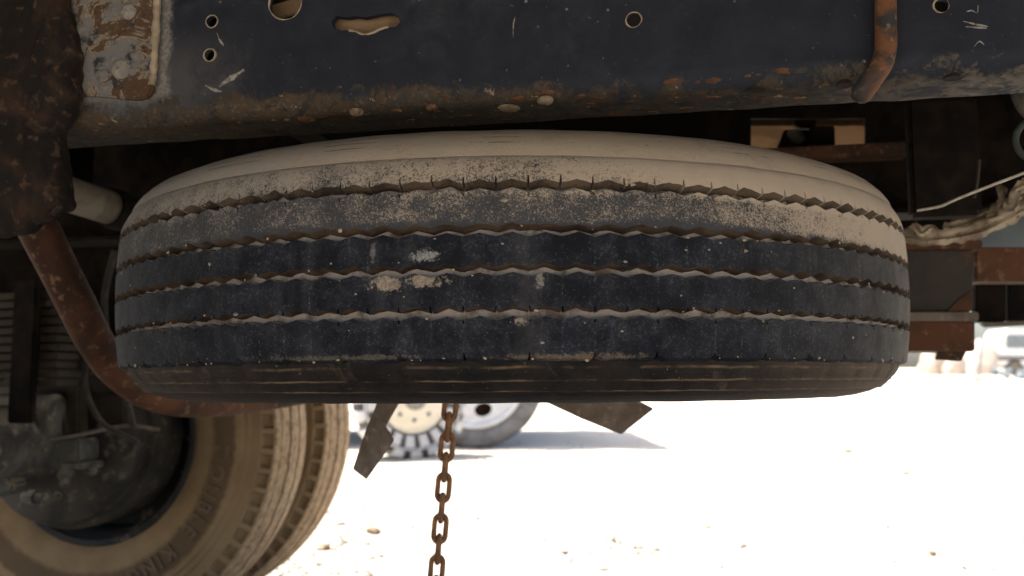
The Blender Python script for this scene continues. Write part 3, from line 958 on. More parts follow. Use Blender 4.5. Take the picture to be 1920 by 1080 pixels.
def dual_wheel(v0, seed):
    """tyre on its rim; near face at v0; children of an Empty at its centre"""
    w = empty('dual_wheel', (WC.x, v0, WC.z), 0, truck)
    nb, sub = 62, 8
    n = nb * sub
    prof = [(0.272, 0.036), (0.282, 0.024), (0.295, 0.016), (0.325, 0.005), (0.36, 0.0), (0.395, 0.003), (0.412, 0.006), (0.415, 0.011), (0.428, 0.013), (0.431, 0.017),
            (0.448, 0.020), (0.4550, 0.0205), (0.4565, 0.0215), (0.458, 0.0225), (0.478, 0.0335), (0.4795, 0.0345), (0.481, 0.0355), (0.487, 0.0395), (0.490, 0.0595), (0.4925, 0.062), (0.4955, 0.090), (0.4965, 0.0935),
            (0.478, 0.095), (0.478, 0.103), (0.4970, 0.1045), (0.4985, 0.1245), (0.4985, 0.1255)]
    full = prof + [(r, 0.25 - v) for r, v in prof[::-1][1:]]

    def fn(a, r, v):
        i = round((a) / (2 * pi) * n)
        side = v if v <= 0.125 else 0.25 - v
        if 0.456 < r < 0.480 and side < 0.0350:               # pockets along the shoulder
            if i % sub < 5:
                v += 0.014 if v < 0.125 else -0.014
        if 0.08 < side < 0.12:                            # wavy main grooves
            v += 0.0022 * sin(a * 46 + seed) * (1 if v < 0.125 else -1)
        r += 0.0008 * nz((cos(a) * 9, sin(a) * 9, v * 60), 1.0, seed)
        return r, v
    tag(MB().lathe(full, n, (0, 0, 0), (0, 1, 0), (1, 0, 0), fn).build('tyre', M['dual'], w, smooth=32))
    rim = [(0.262, 0.06), (0.264, 0.032), (0.273, 0.028), (0.277, 0.032), (0.276, 0.038), (0.27, 0.05), (0.262, 0.07), (0.25, 0.11), (0.248, 0.22), (0.262, 0.226), (0.276, 0.218)]
    MB().lathe([(0.276, 0.038), (0.279, 0.030), (0.272, 0.024), (0.262, 0.028), (0.258, 0.05), (0.246, 0.075), (0.243, 0.17), (0.12, 0.175), (0.1, 0.178)], 96, (0, 0, 0), (0, 1, 0)).build('rim', M['rimgrey'], w, smooth=50)
    return w


dw = dual_wheel(0.790, 0.0)
tag(dw, 'inner dual wheel with DOUBLE KING on its dusty sidewall')
dw2 = dual_wheel(1.095, 1.3)
for src, v in ((dw, -0.790), (dw2, -1.095)):              # the near-side pair, turned about
    c = src.copy()
    col.objects.link(c)
    c.location = (WC.x, v, WC.z)
    c.rotation_euler = (0, 0, pi)
    for ch in src.children:
        d = ch.copy()
        col.objects.link(d)
        d.parent = c
# raised sidewall lettering, bent round the tyre
lt = MB()
word = 'DOUBLE KING'
ang0 = -0.06
dg = bpy.context.evaluated_depsgraph_get
aa = ang0
for ch in word:
    if ch == ' ':
        aa -= 0.10
        continue
    cu = bpy.data.curves.new('letter', 'FONT')
    cu.body = ch
    cu.size = 0.050
    cu.align_x = 'CENTER'
    cu.extrude = 0.0016
    cu.bevel_depth = 0.0012
    cu.bevel_resolution = 1
    cu.resolution_u = 3
    cu.offset = 0.0006
    o = bpy.data.objects.new('letter', cu)
    col.objects.link(o)
    me = bpy.data.meshes.new_from_object(o.evaluated_get(dg()))
    wdt = max(v.co.x for v in me.vertices) - min(v.co.x for v in me.vertices)
    aa -= (wdt / 2) / 0.365
    # letter x runs clockwise, letter y points outward
    vsx = []
    for v in me.vertices:
        th = aa - v.co.x / 0.37
        r = 0.349 + v.co.y
        vsx.append((r * cos(th), -0.0005 - v.co.z, r * sin(th)))
    lt.add(vsx, [tuple(p.vertices) for p in me.polygons])
    aa -= (wdt / 2 + 0.010) / 0.365
    bpy.data.objects.remove(o)
    bpy.data.curves.remove(cu)
    bpy.data.meshes.remove(me)
M['letters'] = worn('dusty_letters', (0.175, 0.123, 0.078), (0.125, 0.085, 0.053), None, s0=40)
lt.build('sidewall_lettering', M['letters'], dw)

# ------------------------------------------------------------------ the slung spare tyre
TY = Vector((0.0005, 1.355, HC + 0.1115))
spare = empty('truck_spare', TY)
spare.rotation_euler = (0, -0.0065, 0)
tag(spare, 'worn zigzag-grooved truck tyre slung flat under the chassis, pale dust on its top', 'tyre')
NP, PER = 112, 12
NT_ = NP * PER
FR = [0.0, 0.115, 0.25, 0.38, 0.46, 0.485, 0.5, 0.515, 0.54, 0.62, 0.75, 0.885]   # places of the samples within one zigzag
GZ = [0.0620, 0.0222, -0.0135, -0.0515]
GW, GD = 0.0038, 0.0115
TAPER = [0.0046, 0.0036, 0.0022, 0.0010]
AMP = 0.0019


def crown(z):
    return 0.5200 - 0.0065 * (abs(z) / 0.091) ** 2.2 - 0.007 * (max(0, z - 0.066) / 0.025) ** 2


def zig(t, ph):
    t = (t + ph) % 1
    return (abs(t - 0.5) * 4 - 1) * AMP


def edge_line(k, up):
    """height of the groove k's lower (up=False) or upper edge at every sample; with sipes and chips"""
    out = []
    for p in range(NP):
        for q in FR:
            th = 2 * pi * (p + q) / NP
            z = GZ[k] + zig(q, 0.0 if k % 2 else 0.0) + (GW if up else -GW)
            s = Vector((cos(th) * 0.52, sin(th) * 0.52, z))
            chip = 0.0007 * nz(s, 38, k * 3 + up) + (0.0009 if up else 0.0005) * nz(s, 150, k + 5 + up * 2)
            if up and nz(s, 70, k + 9) > 0.35:
                chip += 0.0014 * (nz(s, 70, k + 9) - 0.35) * 4
            z += chip
            sip = (0.4845 < q < 0.5155) and ((k in (0, 3) and up) or (k in (3, 0) and not up and p % 2 == 0))
            if sip and abs(q - 0.5) < 0.02:
                z += (0.0066 if k == 0 else 0.0045) if up else -0.0034
            out.append(z)
    return out


def side_line(s):
    out = []
    for p in range(NP):
        for q in FR:
            th = 2 * pi * (p + q) / NP
            z = s * 0.091 + 0.0008 * nz((cos(th) * 0.5, sin(th) * 0.5, s), 40)
            if s < 0 and p % 2 == 0 and 0.45 < q < 0.63:            # shoulder notches
                z += 0.0055 if 0.48 < q < 0.52 else 0.002
            out.append(z)
    return out


lines = [side_line(1)]
for k in range(4):
    lines.append(edge_line(k, True))
    lines.append(edge_line(k, False))
lines.append(side_line(-1))
TH = [2 * pi * (p + q) / NP for p in range(NP) for q in FR]
names = ['tread_rib'] * 5
for rb in range(5):
    up_l, lo_l = lines[2 * rb], lines[2 * rb + 1]
    rowsn = 9
    vv, ff = [], []
    for i, th in enumerate(TH):
        zt, zb = up_l[i], lo_l[i]
        col_ = []
        r_t = crown(zt)
        r_b = crown(zb)
        if rb == 0:
            col_ += [(r_t - 0.012, zt + 0.003), (r_t - 0.003, zt + 0.0015)]
        else:
            col_ += [(r_t - GD, zt - 0.0004 + 0.0008), (r_t - 0.0007, zt)]
        for k in range(rowsn):
            t = k / (rowsn - 1)
            t = 0.012 + t * 0.976
            z = zt + (zb - zt) * t
            s = (cos(th) * 0.52, sin(th) * 0.52, z)
            col_.append((crown(z) + 0.0005 * nz(s, 34, 7), z))
        if rb == 4:
            col_ += [(r_b - 0.003, zb - 0.0015), (r_b - 0.012, zb - 0.003)]
        else:
            col_ += [(r_b - 0.0007, zb), (r_b - GD * 0.5, zb - TAPER[rb] * 0.45), (r_b - GD, zb - TAPER[rb])]
        for r, z in col_:
            vv.append((r * sin(th), -r * cos(th), z))
        m = len(col_)
    nT = len(TH)
    for i in range(nT):
        j = (i + 1) % nT
        for k in range(m - 1):
            ff.append((i * m + k, j * m + k, j * m + k + 1, i * m + k + 1))
    mb = MB()
    mb.add(vv, ff)
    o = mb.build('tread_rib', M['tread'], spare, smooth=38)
    if rb == 0:
        tag(o, 'top rib of the tread under a thick coat of pale dust')
    elif rb == 4:
        tag(o, 'bottom rib of the tread, dark with a chipped lower edge')
    elif rb == 1:
        tag(o, 'second rib from the top, half covered in dust')
# casing: groove floors, shoulders, sidewalls with moulded rings
cp = []
half = [(0.5065, 0.0), (0.506, 0.04), (0.4985, 0.080), (0.4990, 0.0900), (0.5052, 0.0922), (0.5035, 0.0980), (0.498, 0.1045), (0.4965, 0.1050), (0.494, 0.1085), (0.4925, 0.1087), (0.489, 0.1120),
        (0.4850, 0.1145), (0.4840, 0.1160), (0.4815, 0.1162), (0.480, 0.1160), (0.470, 0.1198), (0.455, 0.1232), (0.435, 0.1255), (0.415, 0.1255), (0.39, 0.1225), (0.36, 0.115), (0.33, 0.103), (0.305, 0.092), (0.292, 0.085), (0.286, 0.08)]
def puff(z):
    return z if z < 0.0935 else 0.0935 + (z - 0.0935) * 1.19


topside = [q for q in half if not 0.4795 < q[0] < 0.4985 or q[1] < 0.095 or q[0] in (0.498, 0.489)]
prof = [(r, puff(z)) for r, z in topside[::-1]] + [(r, -puff(z)) for r, z in half[1:]]


def cas(a, r, z):
    s = (cos(a) * r, sin(a) * r, z)
    if z < -0.092 and r > 0.490:                          # slanted lugs running down from the lower shoulder
        f = (a * 56 / (2 * pi) + (r - 0.5) * 18) % 1
        if f < 0.28:
            r -= 0.0022
    return r + 0.0007 * nz(s, 26), z + 0.0007 * nz(s, 22, 4)


tag(MB().lathe(prof, 672, (0, 0, 0), (0, 0, 1), (0, -1, 0), cas).build('casing', M['casing'], spare, smooth=45))
rimp = [(0.292, 0.085), (0.296, 0.092), (0.288, 0.096), (0.282, 0.088), (0.274, 0.06), (0.266, 0.03), (0.262, -0.04), (0.21, -0.05), (0.14, -0.055), (0.13, -0.065), (0.105, -0.065)]
MB().lathe(rimp, 72, (0, 0, 0), (0, 0, 1)).build('rim', M['rust'], spare, smooth=40)
MB().lathe([(0.266, -0.03), (0.274, -0.06), (0.282, -0.088), (0.288, -0.096), (0.296, -0.092), (0.292, -0.085)], 72, (0, 0, 0), (0, 0, 1)).build('rim_flange', M['rust'], spare, smooth=40)
lump = MB()
for k in range(170):                                     # clods and grit stuck to the tread, mostly near groove edges
    th = rnd.uniform(-1.15, 1.15)
    gk = rnd.choice([0, 0, 1, 1, 2, 3, 3])
    z = GZ[gk] + rnd.choice([GW, GW, -GW]) + rnd.gauss(0, 0.0022)
    if rnd.random() < 0.3:
        z = rnd.uniform(-0.09, 0.06)
    if rnd.random() < 0.25:
        z = -0.0915 + rnd.gauss(0, 0.001)
    r = rnd.uniform(0.0004, 0.0013) * (1.7 if rnd.random() < 0.08 else 1)
    rc = crown(z)
    c = Vector((rc * sin(th), -rc * cos(th), z))
    nrm = Vector((sin(th), -cos(th), 0))
    tg = Vector((cos(th), sin(th), 0))
    n_ = 6
    pts = [c + tg * (r * rnd.uniform(0.8, 2.2) * cos(2 * pi * j / n_)) + Vector((0, 0, r * rnd.uniform(0.7, 1.3) * sin(2 * pi * j / n_))) for j in range(n_)]
    lump.add(pts + [c + nrm * r * 0.7], [(j, (j + 1) % n_, n_) for j in range(n_)])
tag(lump.build('grit', M['mudlight'], spare), kind='stuff')

# ------------------------------------------------------------------ carrier arms and chain under the tyre
carrier = empty('spare_carrier', (0, 1.36, HC - 0.06))
tag(carrier, 'brown steel carrier whose two pointed flat arms droop below the slung tyre', 'carrier')
off = Vector(carrier.location)
left = [at(712, 735, 1.33), at(703, 765, 1.335), at(688, 800, 1.345), at(661, 880, 1.37), at(687, 900, 1.368), at(739, 826, 1.320), at(723, 800, 1.318), at(752, 750, 1.318)]
def blade(pts, nrm, name='carrier_arm'):
    P = [p - off for p in pts]
    return MB().prism(P, nrm).build(name, M['carrier'], carrier, bevel=0.0012)
blade(left, (0.0, 0.005, 0.001))
right = [at(1000, 742, 1.34), at(1030, 757, 1.345), at(1090, 785, 1.355), at(1165, 815, 1.375), at(1226, 767, 1.36), at(1190, 748, 1.35), at(1120, 735, 1.345)]
blade(right, (0.0, 0.005, 0.001))
MB().prism([at(712, 735, 1.335) - off, at(752, 746, 1.335) - off, at(1000, 744, 1.365) - off, at(1120, 733, 1.365) - off, at(1000, 728, 1.40) - off, at(752, 728, 1.40) - off], (0, 0, 0.006)).build('carrier_plate', M['carrier'], carrier)

ctop, cbot = at(846, 738, 1.36), at(816, 1100, 1.345)
chain = empty('chain', ctop)
tag(chain, 'rusty steel chain dangling below the slung tyre', 'chain')
cdir = (cbot - ctop).normalized()
pitch = (cbot - ctop).length / 9.48
wr = 0.0038
def link_mesh():
    L, hw = pitch / 2 + wr, 0.0080
    st = L - hw + 0.0005
    path = []
    for k in range(9):
        a = pi * k / 8
        path.append((hw * cos(a), 0, st + hw * sin(a)))
    for k in range(9):
        a = pi + pi * k / 8
        path.append((hw * cos(a), 0, -st + hw * sin(a)))
    full = []
    for i, p in enumerate(path):
        full.append(p)
        if i in (8, 17):
            q = path[(i + 1) % len(path)]
            full.append(tuple((p[j] + q[j]) / 2 for j in range(3)))
    return MB().tube(full, [wr * (1 + 0.12 * nz(p, 300)) for p in full], 10, closed=True)
l0 = link_mesh().build('link', M['chain'], chain, smooth=60)
nl = 11
zax = -cdir
for i in range(nl):
    o = l0 if i == 0 else l0.copy()
    if i:
        col.objects.link(o)
        o.parent = chain
    c = ctop + cdir * (pitch * (i - 0.32)) - ctop
    tw = (0 if i % 2 == 1 else pi / 2) + rnd.uniform(-0.18, 0.18)
    xax = Vector((cos(tw), sin(tw), 0))
    xax = (xax - zax * xax.dot(zax)).normalized()
    yax = zax.cross(xax)
    Mx = Matrix((xax, yax, zax)).transposed().to_4x4()
    o.matrix_local = Matrix.Translation(c) @ Mx

# ------------------------------------------------------------------ torn canvas and wire at the right
tc = empty('torn_canvas', T_LOC, -YAW)
tag(tc, 'ragged strip of torn tan canvas hanging right of the tyre above the rusty bracket', 'canvas')


def ribbon(pts, w, v, seed, name='canvas_strip'):
    P = smooth_path([tp(px, py, v + dv) for px, py, dv in pts], 10)
    mb = MB()
    n_ = len(P)
    K = 7
    vv = []
    for i, p in enumerate(P):
        d = (P[min(i + 1, n_ - 1)] - P[max(i - 1, 0)]).normalized()
        s_ = Vector((-d.z, 0, d.x)).normalized()
        for k in range(K):
            t = k / (K - 1) - 0.5
            ww = w * (1 + 0.35 * nz(p, 45, seed))
            q = p + s_ * ww * t + Vector((0, 0.012 * nz((p.x, t * 0.12, seed), 22) + 0.005 * sin(k * 2.4 + seed), 0.004 * nz((p.x, t * .1, 2), 30, seed)))
            if k in (0, K - 1):
                q += s_ * 0.006 * nz(p, 110, seed + k)
            vv.append(q)
    ff = [(i * K + k, i * K + k + 1, (i + 1) * K + k + 1, (i + 1) * K + k) for i in range(n_ - 1) for k in range(K - 1)]
    N0 = len(vv)
    vv2 = [q + Vector((0, 0.002, 0)) for q in vv]
    ff2 = [tuple(j + N0 for j in f) for f in ff]
    side = []
    for i in range(n_ - 1):
        for k in (0, K - 1):
            side.append((i * K + k, (i + 1) * K + k, N0 + (i + 1) * K + k, N0 + i * K + k))
    return mb.add(vv + vv2, ff + ff2 + side).build(name, M['canvas'], tc, smooth=75)


ribbon([(1990, 350, 0), (1915, 392, 0), (1860, 420, 0.01), (1800, 440, 0.02), (1740, 446, 0.02), (1690, 440, 0.04)], 0.026, 0.24, 1)
ribbon([(1990, 335, 0.02), (1905, 372, 0.03), (1850, 405, 0.04), (1790, 425, 0.04), (1770, 432, 0.05)], 0.018, 0.24, 2)
ribbon([(1870, 345, 0.02), (1880, 372, 0.02), (1868, 395, 0.03), (1850, 402, 0.03)], 0.012, 0.22, 3)
ribbon([(1712, 420, 0.02), (1728, 438, 0.02), (1745, 428, 0.03), (1760, 442, 0.03)], 0.012, 0.23, 4)
ribbon([(1925, 345, 0.02), (1905, 358, 0.0), (1900, 380, 0.02), (1890, 392, 0.03)], 0.02, 0.20, 5)
wpath = smooth_path([at(1719, 395, 1.20), at(1762, 387, 1.19), at(1790, 375, 1.18), at(1850, 351, 1.16), at(1990, 298, 1.12)], 8)
wire = empty('wire', wpath[0])
tag(wire, 'thin pale bent wire sticking out in front of the dark gap at the right', 'wire')
MB().tube([p - wpath[0] for p in wpath], 0.0017, 8).build('wire_strand', M['wire'], wire, smooth=60)

# ------------------------------------------------------------------ parked lorry behind (only its wheel shows below the tyre)
LY = 6.65
lc = at(892, 712, LY)
gl = ground_h(lc.x, LY)
lorry = empty('parked_lorry', (lc.x, LY, gl))
tag(lorry, 'parked pale lorry behind the chain, its white disc wheel sagging on a grey tyre', 'lorry')
wr_ = lc.z - gl + 0.006


def flat_fn(a, r, v):
    # e0 is +x, e1 is along z; a slack tyre bulges where it meets the ground
    z = r * sin(a)
    lim = -(wr_ - 0.012)
    if z < lim:
        r = r + (lim - z) / sin(a)
        v = v * 1.25
    return r, v


whl = empty('wheel', (0, 0, wr_), 0, lorry)
prof_t = [(0.335, -0.10), (0.36, -0.125), (0.40, -0.135), (0.44, -0.12), (0.462, -0.095), (0.47, 0.0), (0.462, 0.095), (0.44, 0.12), (0.36, 0.125)]
MB().lathe(prof_t, 90, (0, 0, 0), (0, 1, 0), (-1, 0, 0), lambda a, r, v: flat_fn(a, r, v)).build('tyre', M['tyre_grey'], whl, smooth=50)
disc_o = [(0.335 * cos(2 * pi * k / 72), 0.335 * sin(2 * pi * k / 72)) for k in range(72)]
hh = []
for k in range(7):
    a = 2 * pi * k / 7 - 0.42
    hh.append([(0.215 * cos(a) + 0.046 * cos(b) * cos(a) - 0.060 * sin(b) * sin(a), 0.215 * sin(a) + 0.046 * cos(b) * sin(a) + 0.060 * sin(b) * cos(a)) for b in [2 * pi * j / 20 for j in range(20)]][::-1])
v_, f_ = outline_mesh(disc_o, hh, 0.01)
MB().add([(x, y - 0.085, z) for x, y, z in v_], f_).lathe([(0.335, -0.085), (0.34, -0.12), (0.325, -0.135), (0.312, -0.12), (0.305, -0.086)], 72, (0, 0, 0), (0, 1, 0)).build('rim', M['white'], whl, smooth=40)
MB().lathe([(0.29, 0.06), (0.05, 0.07)], 48, (0, 0, 0), (0, 1, 0)).lathe([(0.02, -0.17), (0.08, -0.165), (0.095, -0.15), (0.10, -0.08)], 32, (0, 0, 0), (0, 1, 0)).build('brake_drum', M['rust'], whl, smooth=40)
MB().box((-4.2, 0.0, 0.62), (0.35, 2.2, 0.80)).build('chassis', M['dark'], lorry, bevel=0.01)
lb = MB().box((-4.3, -0.12, 0.95), (0.45, 2.3, 2.15)).build('cargo_body', M['white'], lorry, bevel=0.02)
for k in range(9):
    u = -4.2 + k * 0.56
    MB().box((u, -0.15, 0.96), (u + 0.05, -0.121, 2.14)).build('body_rib', M['white'], lb)
MB().box((-1.3, -0.05, 0.50), (-0.72, 0.02, 0.60)).build('side_guard', M['rust'], lorry, bevel=0.01)

# upright wheel with chunky pale lugs in front of the lorry
lw_c = at(768, 748, 5.9)
lw = empty('lug_wheel', lw_c, R(20))
tag(lw, 'pale wheel with chunky tread lugs and a cream centre standing left of the chain', 'wheel')
LR = lw_c.z - ground_h(lw_c.x, 5.9) + 0.012
q_ = LR / 0.39
MB().lathe([(0.20 * q_, -0.085), (0.25 * q_, -0.10), (0.30 * q_, -0.112), (0.345 * q_, -0.10), (0.362 * q_, -0.085), (0.366 * q_, 0.085), (0.345 * q_, 0.10), (0.25 * q_, 0.11), (0.20 * q_, 0.09)], 80, (0, 0, 0), (0, 1, 0)).build('tyre', M['tyre_dark'], lw, smooth=45)
MB().lathe([(0.001, -0.135), (0.10, -0.13), (0.165, -0.112), (0.19, -0.10), (0.203, -0.105), (0.206, -0.09), (0.2, 0.05)], 56, (0, 0, 0), (0, 1, 0)).build('rim', M['cream'], lw, smooth=45)
MB().lathe([(0.318 * q_, -0.110), (0.322 * q_, -0.120), (0.328 * q_, -0.120), (0.332 * q_, -0.106)], 80, (0, 0, 0), (0, 1, 0)).build('bead_ring', M['tyre_pale'], lw, smooth=45)
for k in range(8):
    a = 2 * pi * k / 8
    dome(MB(), (0.125 * cos(a), -0.124, 0.125 * sin(a)), (0, -1, 0), 0.014, 0.016, 8, 0).build('wheel_nut', M['tyre_grey'], lw)
MB().lathe([(0.001, -0.19), (0.05, -0.185), (0.062, -0.17), (0.066, -0.12)], 32, (0, 0, 0), (0, 1, 0)).build('hub', M['tyre_grey'], lw, smooth=40)
NBK = 19
for nm, prof_b, fr_, sh in (('side_lug', [(0.235, -0.096), (0.24, -0.116), (0.31, -0.124), (0.316, -0.108)], 0.62, 0.0),
                            ('tread_lug', [(0.334, -0.102), (0.338, -0.118), (0.372, -0.108), (0.39, -0.088), (0.392, 0.0), (0.39, 0.088), (0.362, 0.09)], 0.60, 0.42)):
    first = None
    for k in range(NBK):
        if first is None:
            w2 = pi / NBK * fr_
            mb = MB()
            np_ = len(prof_b)
            vv = []
            for th in (-w2, -w2 * 0.9, w2 * 0.9, w2):
                for r, v in prof_b:
                    dd = 0.006 if abs(th) > w2 * 0.95 else 0
                    vv.append(((r * q_ - dd) * cos(th), v + (dd if v < -0.09 else 0), (r * q_ - dd) * sin(th)))
            ff = [(i * np_ + j, i * np_ + j + 1, (i + 1) * np_ + j + 1, (i + 1) * np_ + j) for i in range(3) for j in range(np_ - 1)]
            ff += [tuple(range(np_)), tuple(3 * np_ + j for j in range(np_ - 1, -1, -1))]
            first = o = mb.add(vv, ff).build(nm, M['tyre_pale'], lw)
        else:
            o = first.copy()
            col.objects.link(o)
            o.parent = lw
        o.rotation_euler = (0, -2 * pi * (k + sh) / NBK, 0)

# ------------------------------------------------------------------ far things at the right edge
def far_ground(px, y):
    p = at(px, 700, y)
    return Vector((p.x, y, ground_h(p.x, y)))


pk = empty('parked_van', far_ground(1868, 62) + Vector((2.3, 0, 0)))
tag(pk, 'distant white van with dark side windows at the right edge', 'van')
body = MB()
body.prism([(-1.45, 0, 0.40), (2.6, 0, 0.40), (2.6, 0, 1.0), (2.5, 0, 1.95), (-0.9, 0, 1.95), (-1.38, 0, 1.1), (-1.45, 0, 0.95)], (0, 1.8, 0))
body.build('body', M['white'], pk, bevel=0.05)
for x0, x1 in ((-1.0, -0.1), (0.02, 1.1), (1.22, 2.4)):
    MB().box((x0, -0.015, 1.12), (x1, 0.0, 1.70)).build('window', M['glass'], pk)
MB().box((-1.42, -0.02, 0.58), (2.6, -0.001, 0.80)).build('side_stripe', M['tyre_grey'], pk)
pk.scale = (1.55, 1.55, 1.5)
for x in (-0.7, 1.8):
    wv = MB().lathe([(0.20, -0.02), (0.32, -0.02), (0.34, 0.02), (0.34, 0.2)], 36, (x, 0.0, 0.33), (0, 1, 0)).build('wheel', M['tyre_dark'], pk, smooth=40)
    MB().lathe([(0.001, -0.03), (0.19, -0.025), (0.20, 0.0)], 24, (x, 0.0, 0.33), (0, 1, 0)).build('rim', M['silver'], wv, smooth=40)


def mound(name, px, y, w, h, mat, label, cat, seed, group=None):
    b = far_ground(px, y)
    n, m = 20, 9
    vv = []
    for j in range(m):
        t = j / (m - 1)
        for i in range(n):
            a = 2 * pi * i / n
            q = 1 + 0.35 * nz((cos(a) * 1.5, sin(a) * 1.5, t * 2), 1.2, seed)
            r = w / 2 * math.sqrt(max(0.02, 1 - t * t)) * (0.85 + 0.25 * t) * q
            z = h * t * (1 + 0.15 * nz((cos(a), sin(a), t * 3), 2, seed))
            vv.append((r * cos(a), r * sin(a) * 0.8, z - 0.05))
    ff = [(j * n + i, j * n + (i + 1) % n, (j + 1) * n + (i + 1) % n, (j + 1) * n + i) for j in range(m - 1) for i in range(n)] + [tuple((m - 1) * n + i for i in range(n))]
    o = MB().add(vv, ff).build(name, mat, None, smooth=60)
    o.location = b
    return tag(o, label, cat, group)


mound('earth_mound', 1748, 58, 1.70, 1.66, M['dirt'], 'left tan earth heap below the rusty bracket', 'mound', 1, 'tan earth heaps in the distance')
mound('earth_mound', 1792, 57, 1.40, 1.40, M['dirt'], 'middle tan earth heap below the rusty bracket', 'mound', 5, 'tan earth heaps in the distance')
mound('earth_mound', 1842, 60, 2.30, 2.19, M['dirt'], 'tan earth heap nearest the distant white van', 'mound', 9, 'tan earth heaps in the distance')
pst = far_ground(1833, 40)
po = MB().tube([(0, 0, 0), (0.2, 0, 1.2), (0.45, 0, 2.5)], 0.05, 8).build('leaning_post', M['greypanel'], None, smooth=50)
po.location = pst
tag(po, 'thin grey leaning post in front of the far earth heaps', 'post')
rb_o = MB()
for k in range(40):
    c = Vector((rnd.uniform(-0.55, 1.6), rnd.uniform(-0.5, 0.5), rnd.uniform(0, 0.22)))
    s_ = rnd.uniform(0.05, 0.15)
    Mx = Matrix.Translation(c) @ Matrix.Rotation(rnd.uniform(0, 3), 4, Vector((rnd.random(), rnd.random(), rnd.random() + 0.1)).normalized())
    rb_o.box((-s_, -s_ * 0.6, -s_ * 0.3), (s_, s_ * 0.6, s_ * 0.3), Mx)
rbb = rb_o.build('rubble', M['greypanel'], None)
rbb.location = far_ground(1885, 42)
rbb.scale = (1.4, 1.4, 1.8)
tag(rbb, 'loose grey rubble on the far sand at the right edge', 'rubble', kind='stuff')
gr = MB()
for k in range(60):
    a, l = rnd.uniform(0, 2 * pi), rnd.uniform(0.05, 0.16)
    b = Vector((rnd.gauss(0, 0.12), rnd.gauss(0, 0.06), -0.01))
    t = b + Vector((l * 0.6 * cos(a), l * 0.6 * sin(a), l))
    s_ = Vector((-sin(a), cos(a), 0)) * 0.008
    gr.add([b - s_, b + s_, t], [(0, 1, 2)])
gro = gr.build('grass_tuft', M['green'], None)
gro.location = far_ground(1830, 34)
gro.scale = (2.4, 2.4, 2.0)
tag(gro, 'small green tuft on the far sand beside the rubble', 'grass tuft')


# ------------------------------------------------------------------ stones on the sand
def rock_mesh(seed, r, flat=0.6):
    bm = bmesh.new()
    bmesh.ops.create_icosphere(bm, subdivisions=2 if r > 0.012 else 1, radius=1)
    rr = random.Random(seed)
    sx, sy = rr.uniform(0.8, 1.3), rr.uniform(0.6, 1.0)
    vs = []
    for v in bm.verts:
        d = 1 + 0.45 * nz(v.co, 0.9, seed) + 0.15 * nz(v.co, 2.4, seed + 3)
        vs.append((v.co.x * d * sx * r, v.co.y * d * sy * r, v.co.z * d * flat * r))
    bm.verts.index_update()
    fs = [tuple(v.index for v in f.verts) for f in bm.faces]
    bm.free()
    return vs, fs


def ground_point(px, py):
    d = ray(px, py)
    y = 3.0
    for _ in range(30):
        zt = ground_h(0, y)
        y = (HC - zt) / (-d.z) * d.y
    return Vector((d.x / d.y * y, y, ground_h(0, y)))


stones = [(700, 1000, 16, 'brown_stone', 'tan chip of stone lying left of the chain'), (687, 1022, 11, 'stone', 'rounded stone left of the chain near a tan chip'),
          (607, 1030, 12, 'stone_brown', 'brownish stone nearest the truck wheels on the sand'), (1700, 885, 8, 'stone_brown', 'lone dark brown stone far out at the right'),
          (1590, 849, 9, 'stone_brown', 'tan stone farthest out on the open sand'), (1372, 857, 8, 'stone', 'flat grey stone farthest out below the tyre'),
          (1393, 1026, 10, 'stone', 'larger grey stone right of the bottom centre'), (1350, 1031, 7, 'stone', 'pointed grey stone left of the larger grey one'),
          (1404, 1052, 7, 'stone', 'dark grey stone just below the larger grey one'), (1328, 991, 8, 'stone_brown', 'orange tinged stone above the grey stones'),
          (1748, 1040, 9, 'stone_brown', 'brown stone near the lower right corner'), (1130, 1072, 15, 'stone', 'biggest pale stone at the bottom edge right of the chain'),
          (1178, 1066, 10, 'stone', 'pale stone beside the biggest one at the bottom edge'), (1150, 1014, 8, 'stone_brown', 'tan stone right of the chain above the bottom edge'),
          (1235, 1062, 9, 'stone', 'upright grey stone at the bottom edge'), (1499, 1058, 6, 'stone', 'lone small stone at the bottom between two clusters'),
          (1237, 1012, 7, 'stone', 'small upright stone right of a tan one'), (640, 985, 9, 'stone', 'pale stone by the outer dual tyre'), (585, 1042, 10, 'stone', 'low pale stone against the outer dual tyre')]
for i, (px, py, rp, mt, lab) in enumerate(stones):
    p = ground_point(px, py)
    r = rp / F * p.y
    vs, fs = rock_mesh(i * 3.1 + 1, r)
    o = MB().add(vs, fs).build('stone', M['stone_brown' if 'brown' in mt else 'stone'], None, smooth=40)
    o.location = p + Vector((0, 0, r * 0.25))
    o.rotation_euler = (0, 0, rnd.uniform(0, 6))
    tag(o, lab, 'stone', 'stones scattered on the sand')
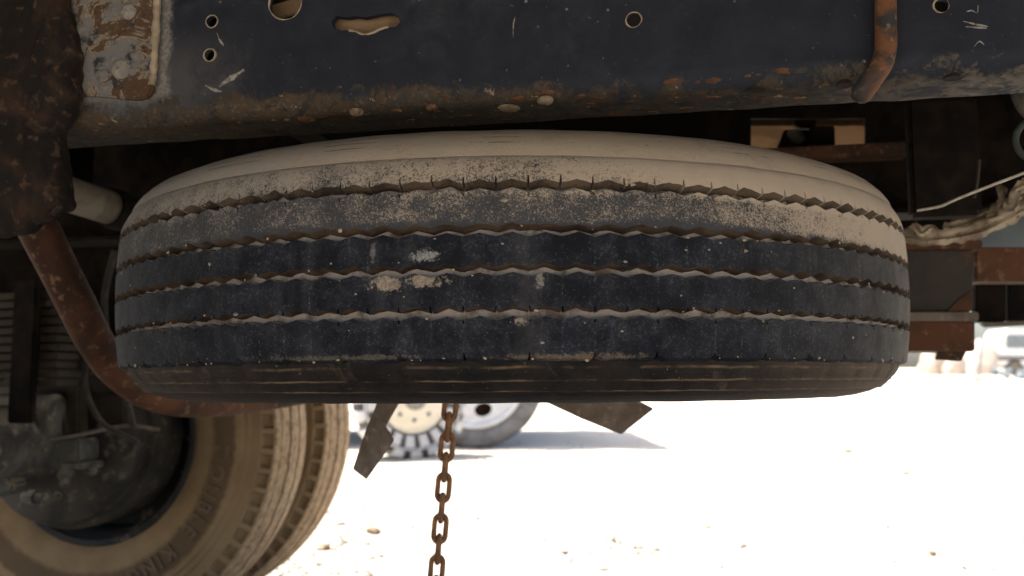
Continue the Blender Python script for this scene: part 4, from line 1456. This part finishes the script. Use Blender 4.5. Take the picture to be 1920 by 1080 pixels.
pb = MB()
protos = [rock_mesh(k + 50, 1, rnd.uniform(0.45, 0.8)) for k in range(1)]
bm = bmesh.new()
bmesh.ops.create_icosphere(bm, subdivisions=1, radius=1)
bv_ = [v.co.copy() for v in bm.verts]
bm.verts.index_update()
bf_ = [tuple(v.index for v in f.verts) for f in bm.faces]
bm.free()
clusters = [(1150, 1050, 70, 30), (1320, 1030, 70, 40), (590, 1045, 60, 35), (590, 1045, 60, 35), (640, 1000, 50, 25), (560, 1070, 50, 25), (720, 1060, 60, 25), (1150, 1050, 70, 30), (1320, 1020, 70, 40), (1760, 1030, 110, 40)]
pd = MB()
for k in range(4800):
    if k < 2400:
        cx, cy, sx, sy = rnd.choice(clusters)
        px, py = rnd.gauss(cx, sx), rnd.gauss(cy, sy)
    else:
        px, py = rnd.uniform(430, 1960), 790 + 310 * rnd.random() ** 0.6
    if py < 775 or py > 1110:
        continue
    p = ground_point(px, py)
    r = (rnd.uniform(0.7, 1.9) + (2.6 * rnd.random() ** 5)) * (1.25 if k < 2400 else 1.15) / F * p.y
    rot = Matrix.Rotation(rnd.uniform(0, 6), 3, 'Z')
    s_ = Vector((rnd.uniform(0.8, 1.5), rnd.uniform(0.7, 1.1), rnd.uniform(0.4, 0.75))) * r
    (pd if rnd.random() < 0.4 else pb).add([p + rot @ Vector((v.x * s_.x * rnd.uniform(0.8, 1.15), v.y * s_.y, v.z * s_.z)) + Vector((0, 0, r * 0.15)) for v in bv_], bf_)
M['gravel'] = worn('grey_gravel', (0.20, 0.175, 0.145), (0.12, 0.105, 0.09), None, s0=40)
tag(pb.build('gravel', M['gravel'], None, smooth=30), 'loose pale gravel strewn over the sand', 'gravel', kind='stuff')
M['grit_shade'] = worn('shade_toned_grit', (0.075, 0.062, 0.05), (0.04, 0.035, 0.03), None, s0=40)  # dark colour stands in for the shaded sides of pebbles
tag(pd.build('gravel', M['grit_shade'], None, smooth=30), 'grit among the pale gravel, coloured dark for its shaded sides', 'gravel', kind='stuff')
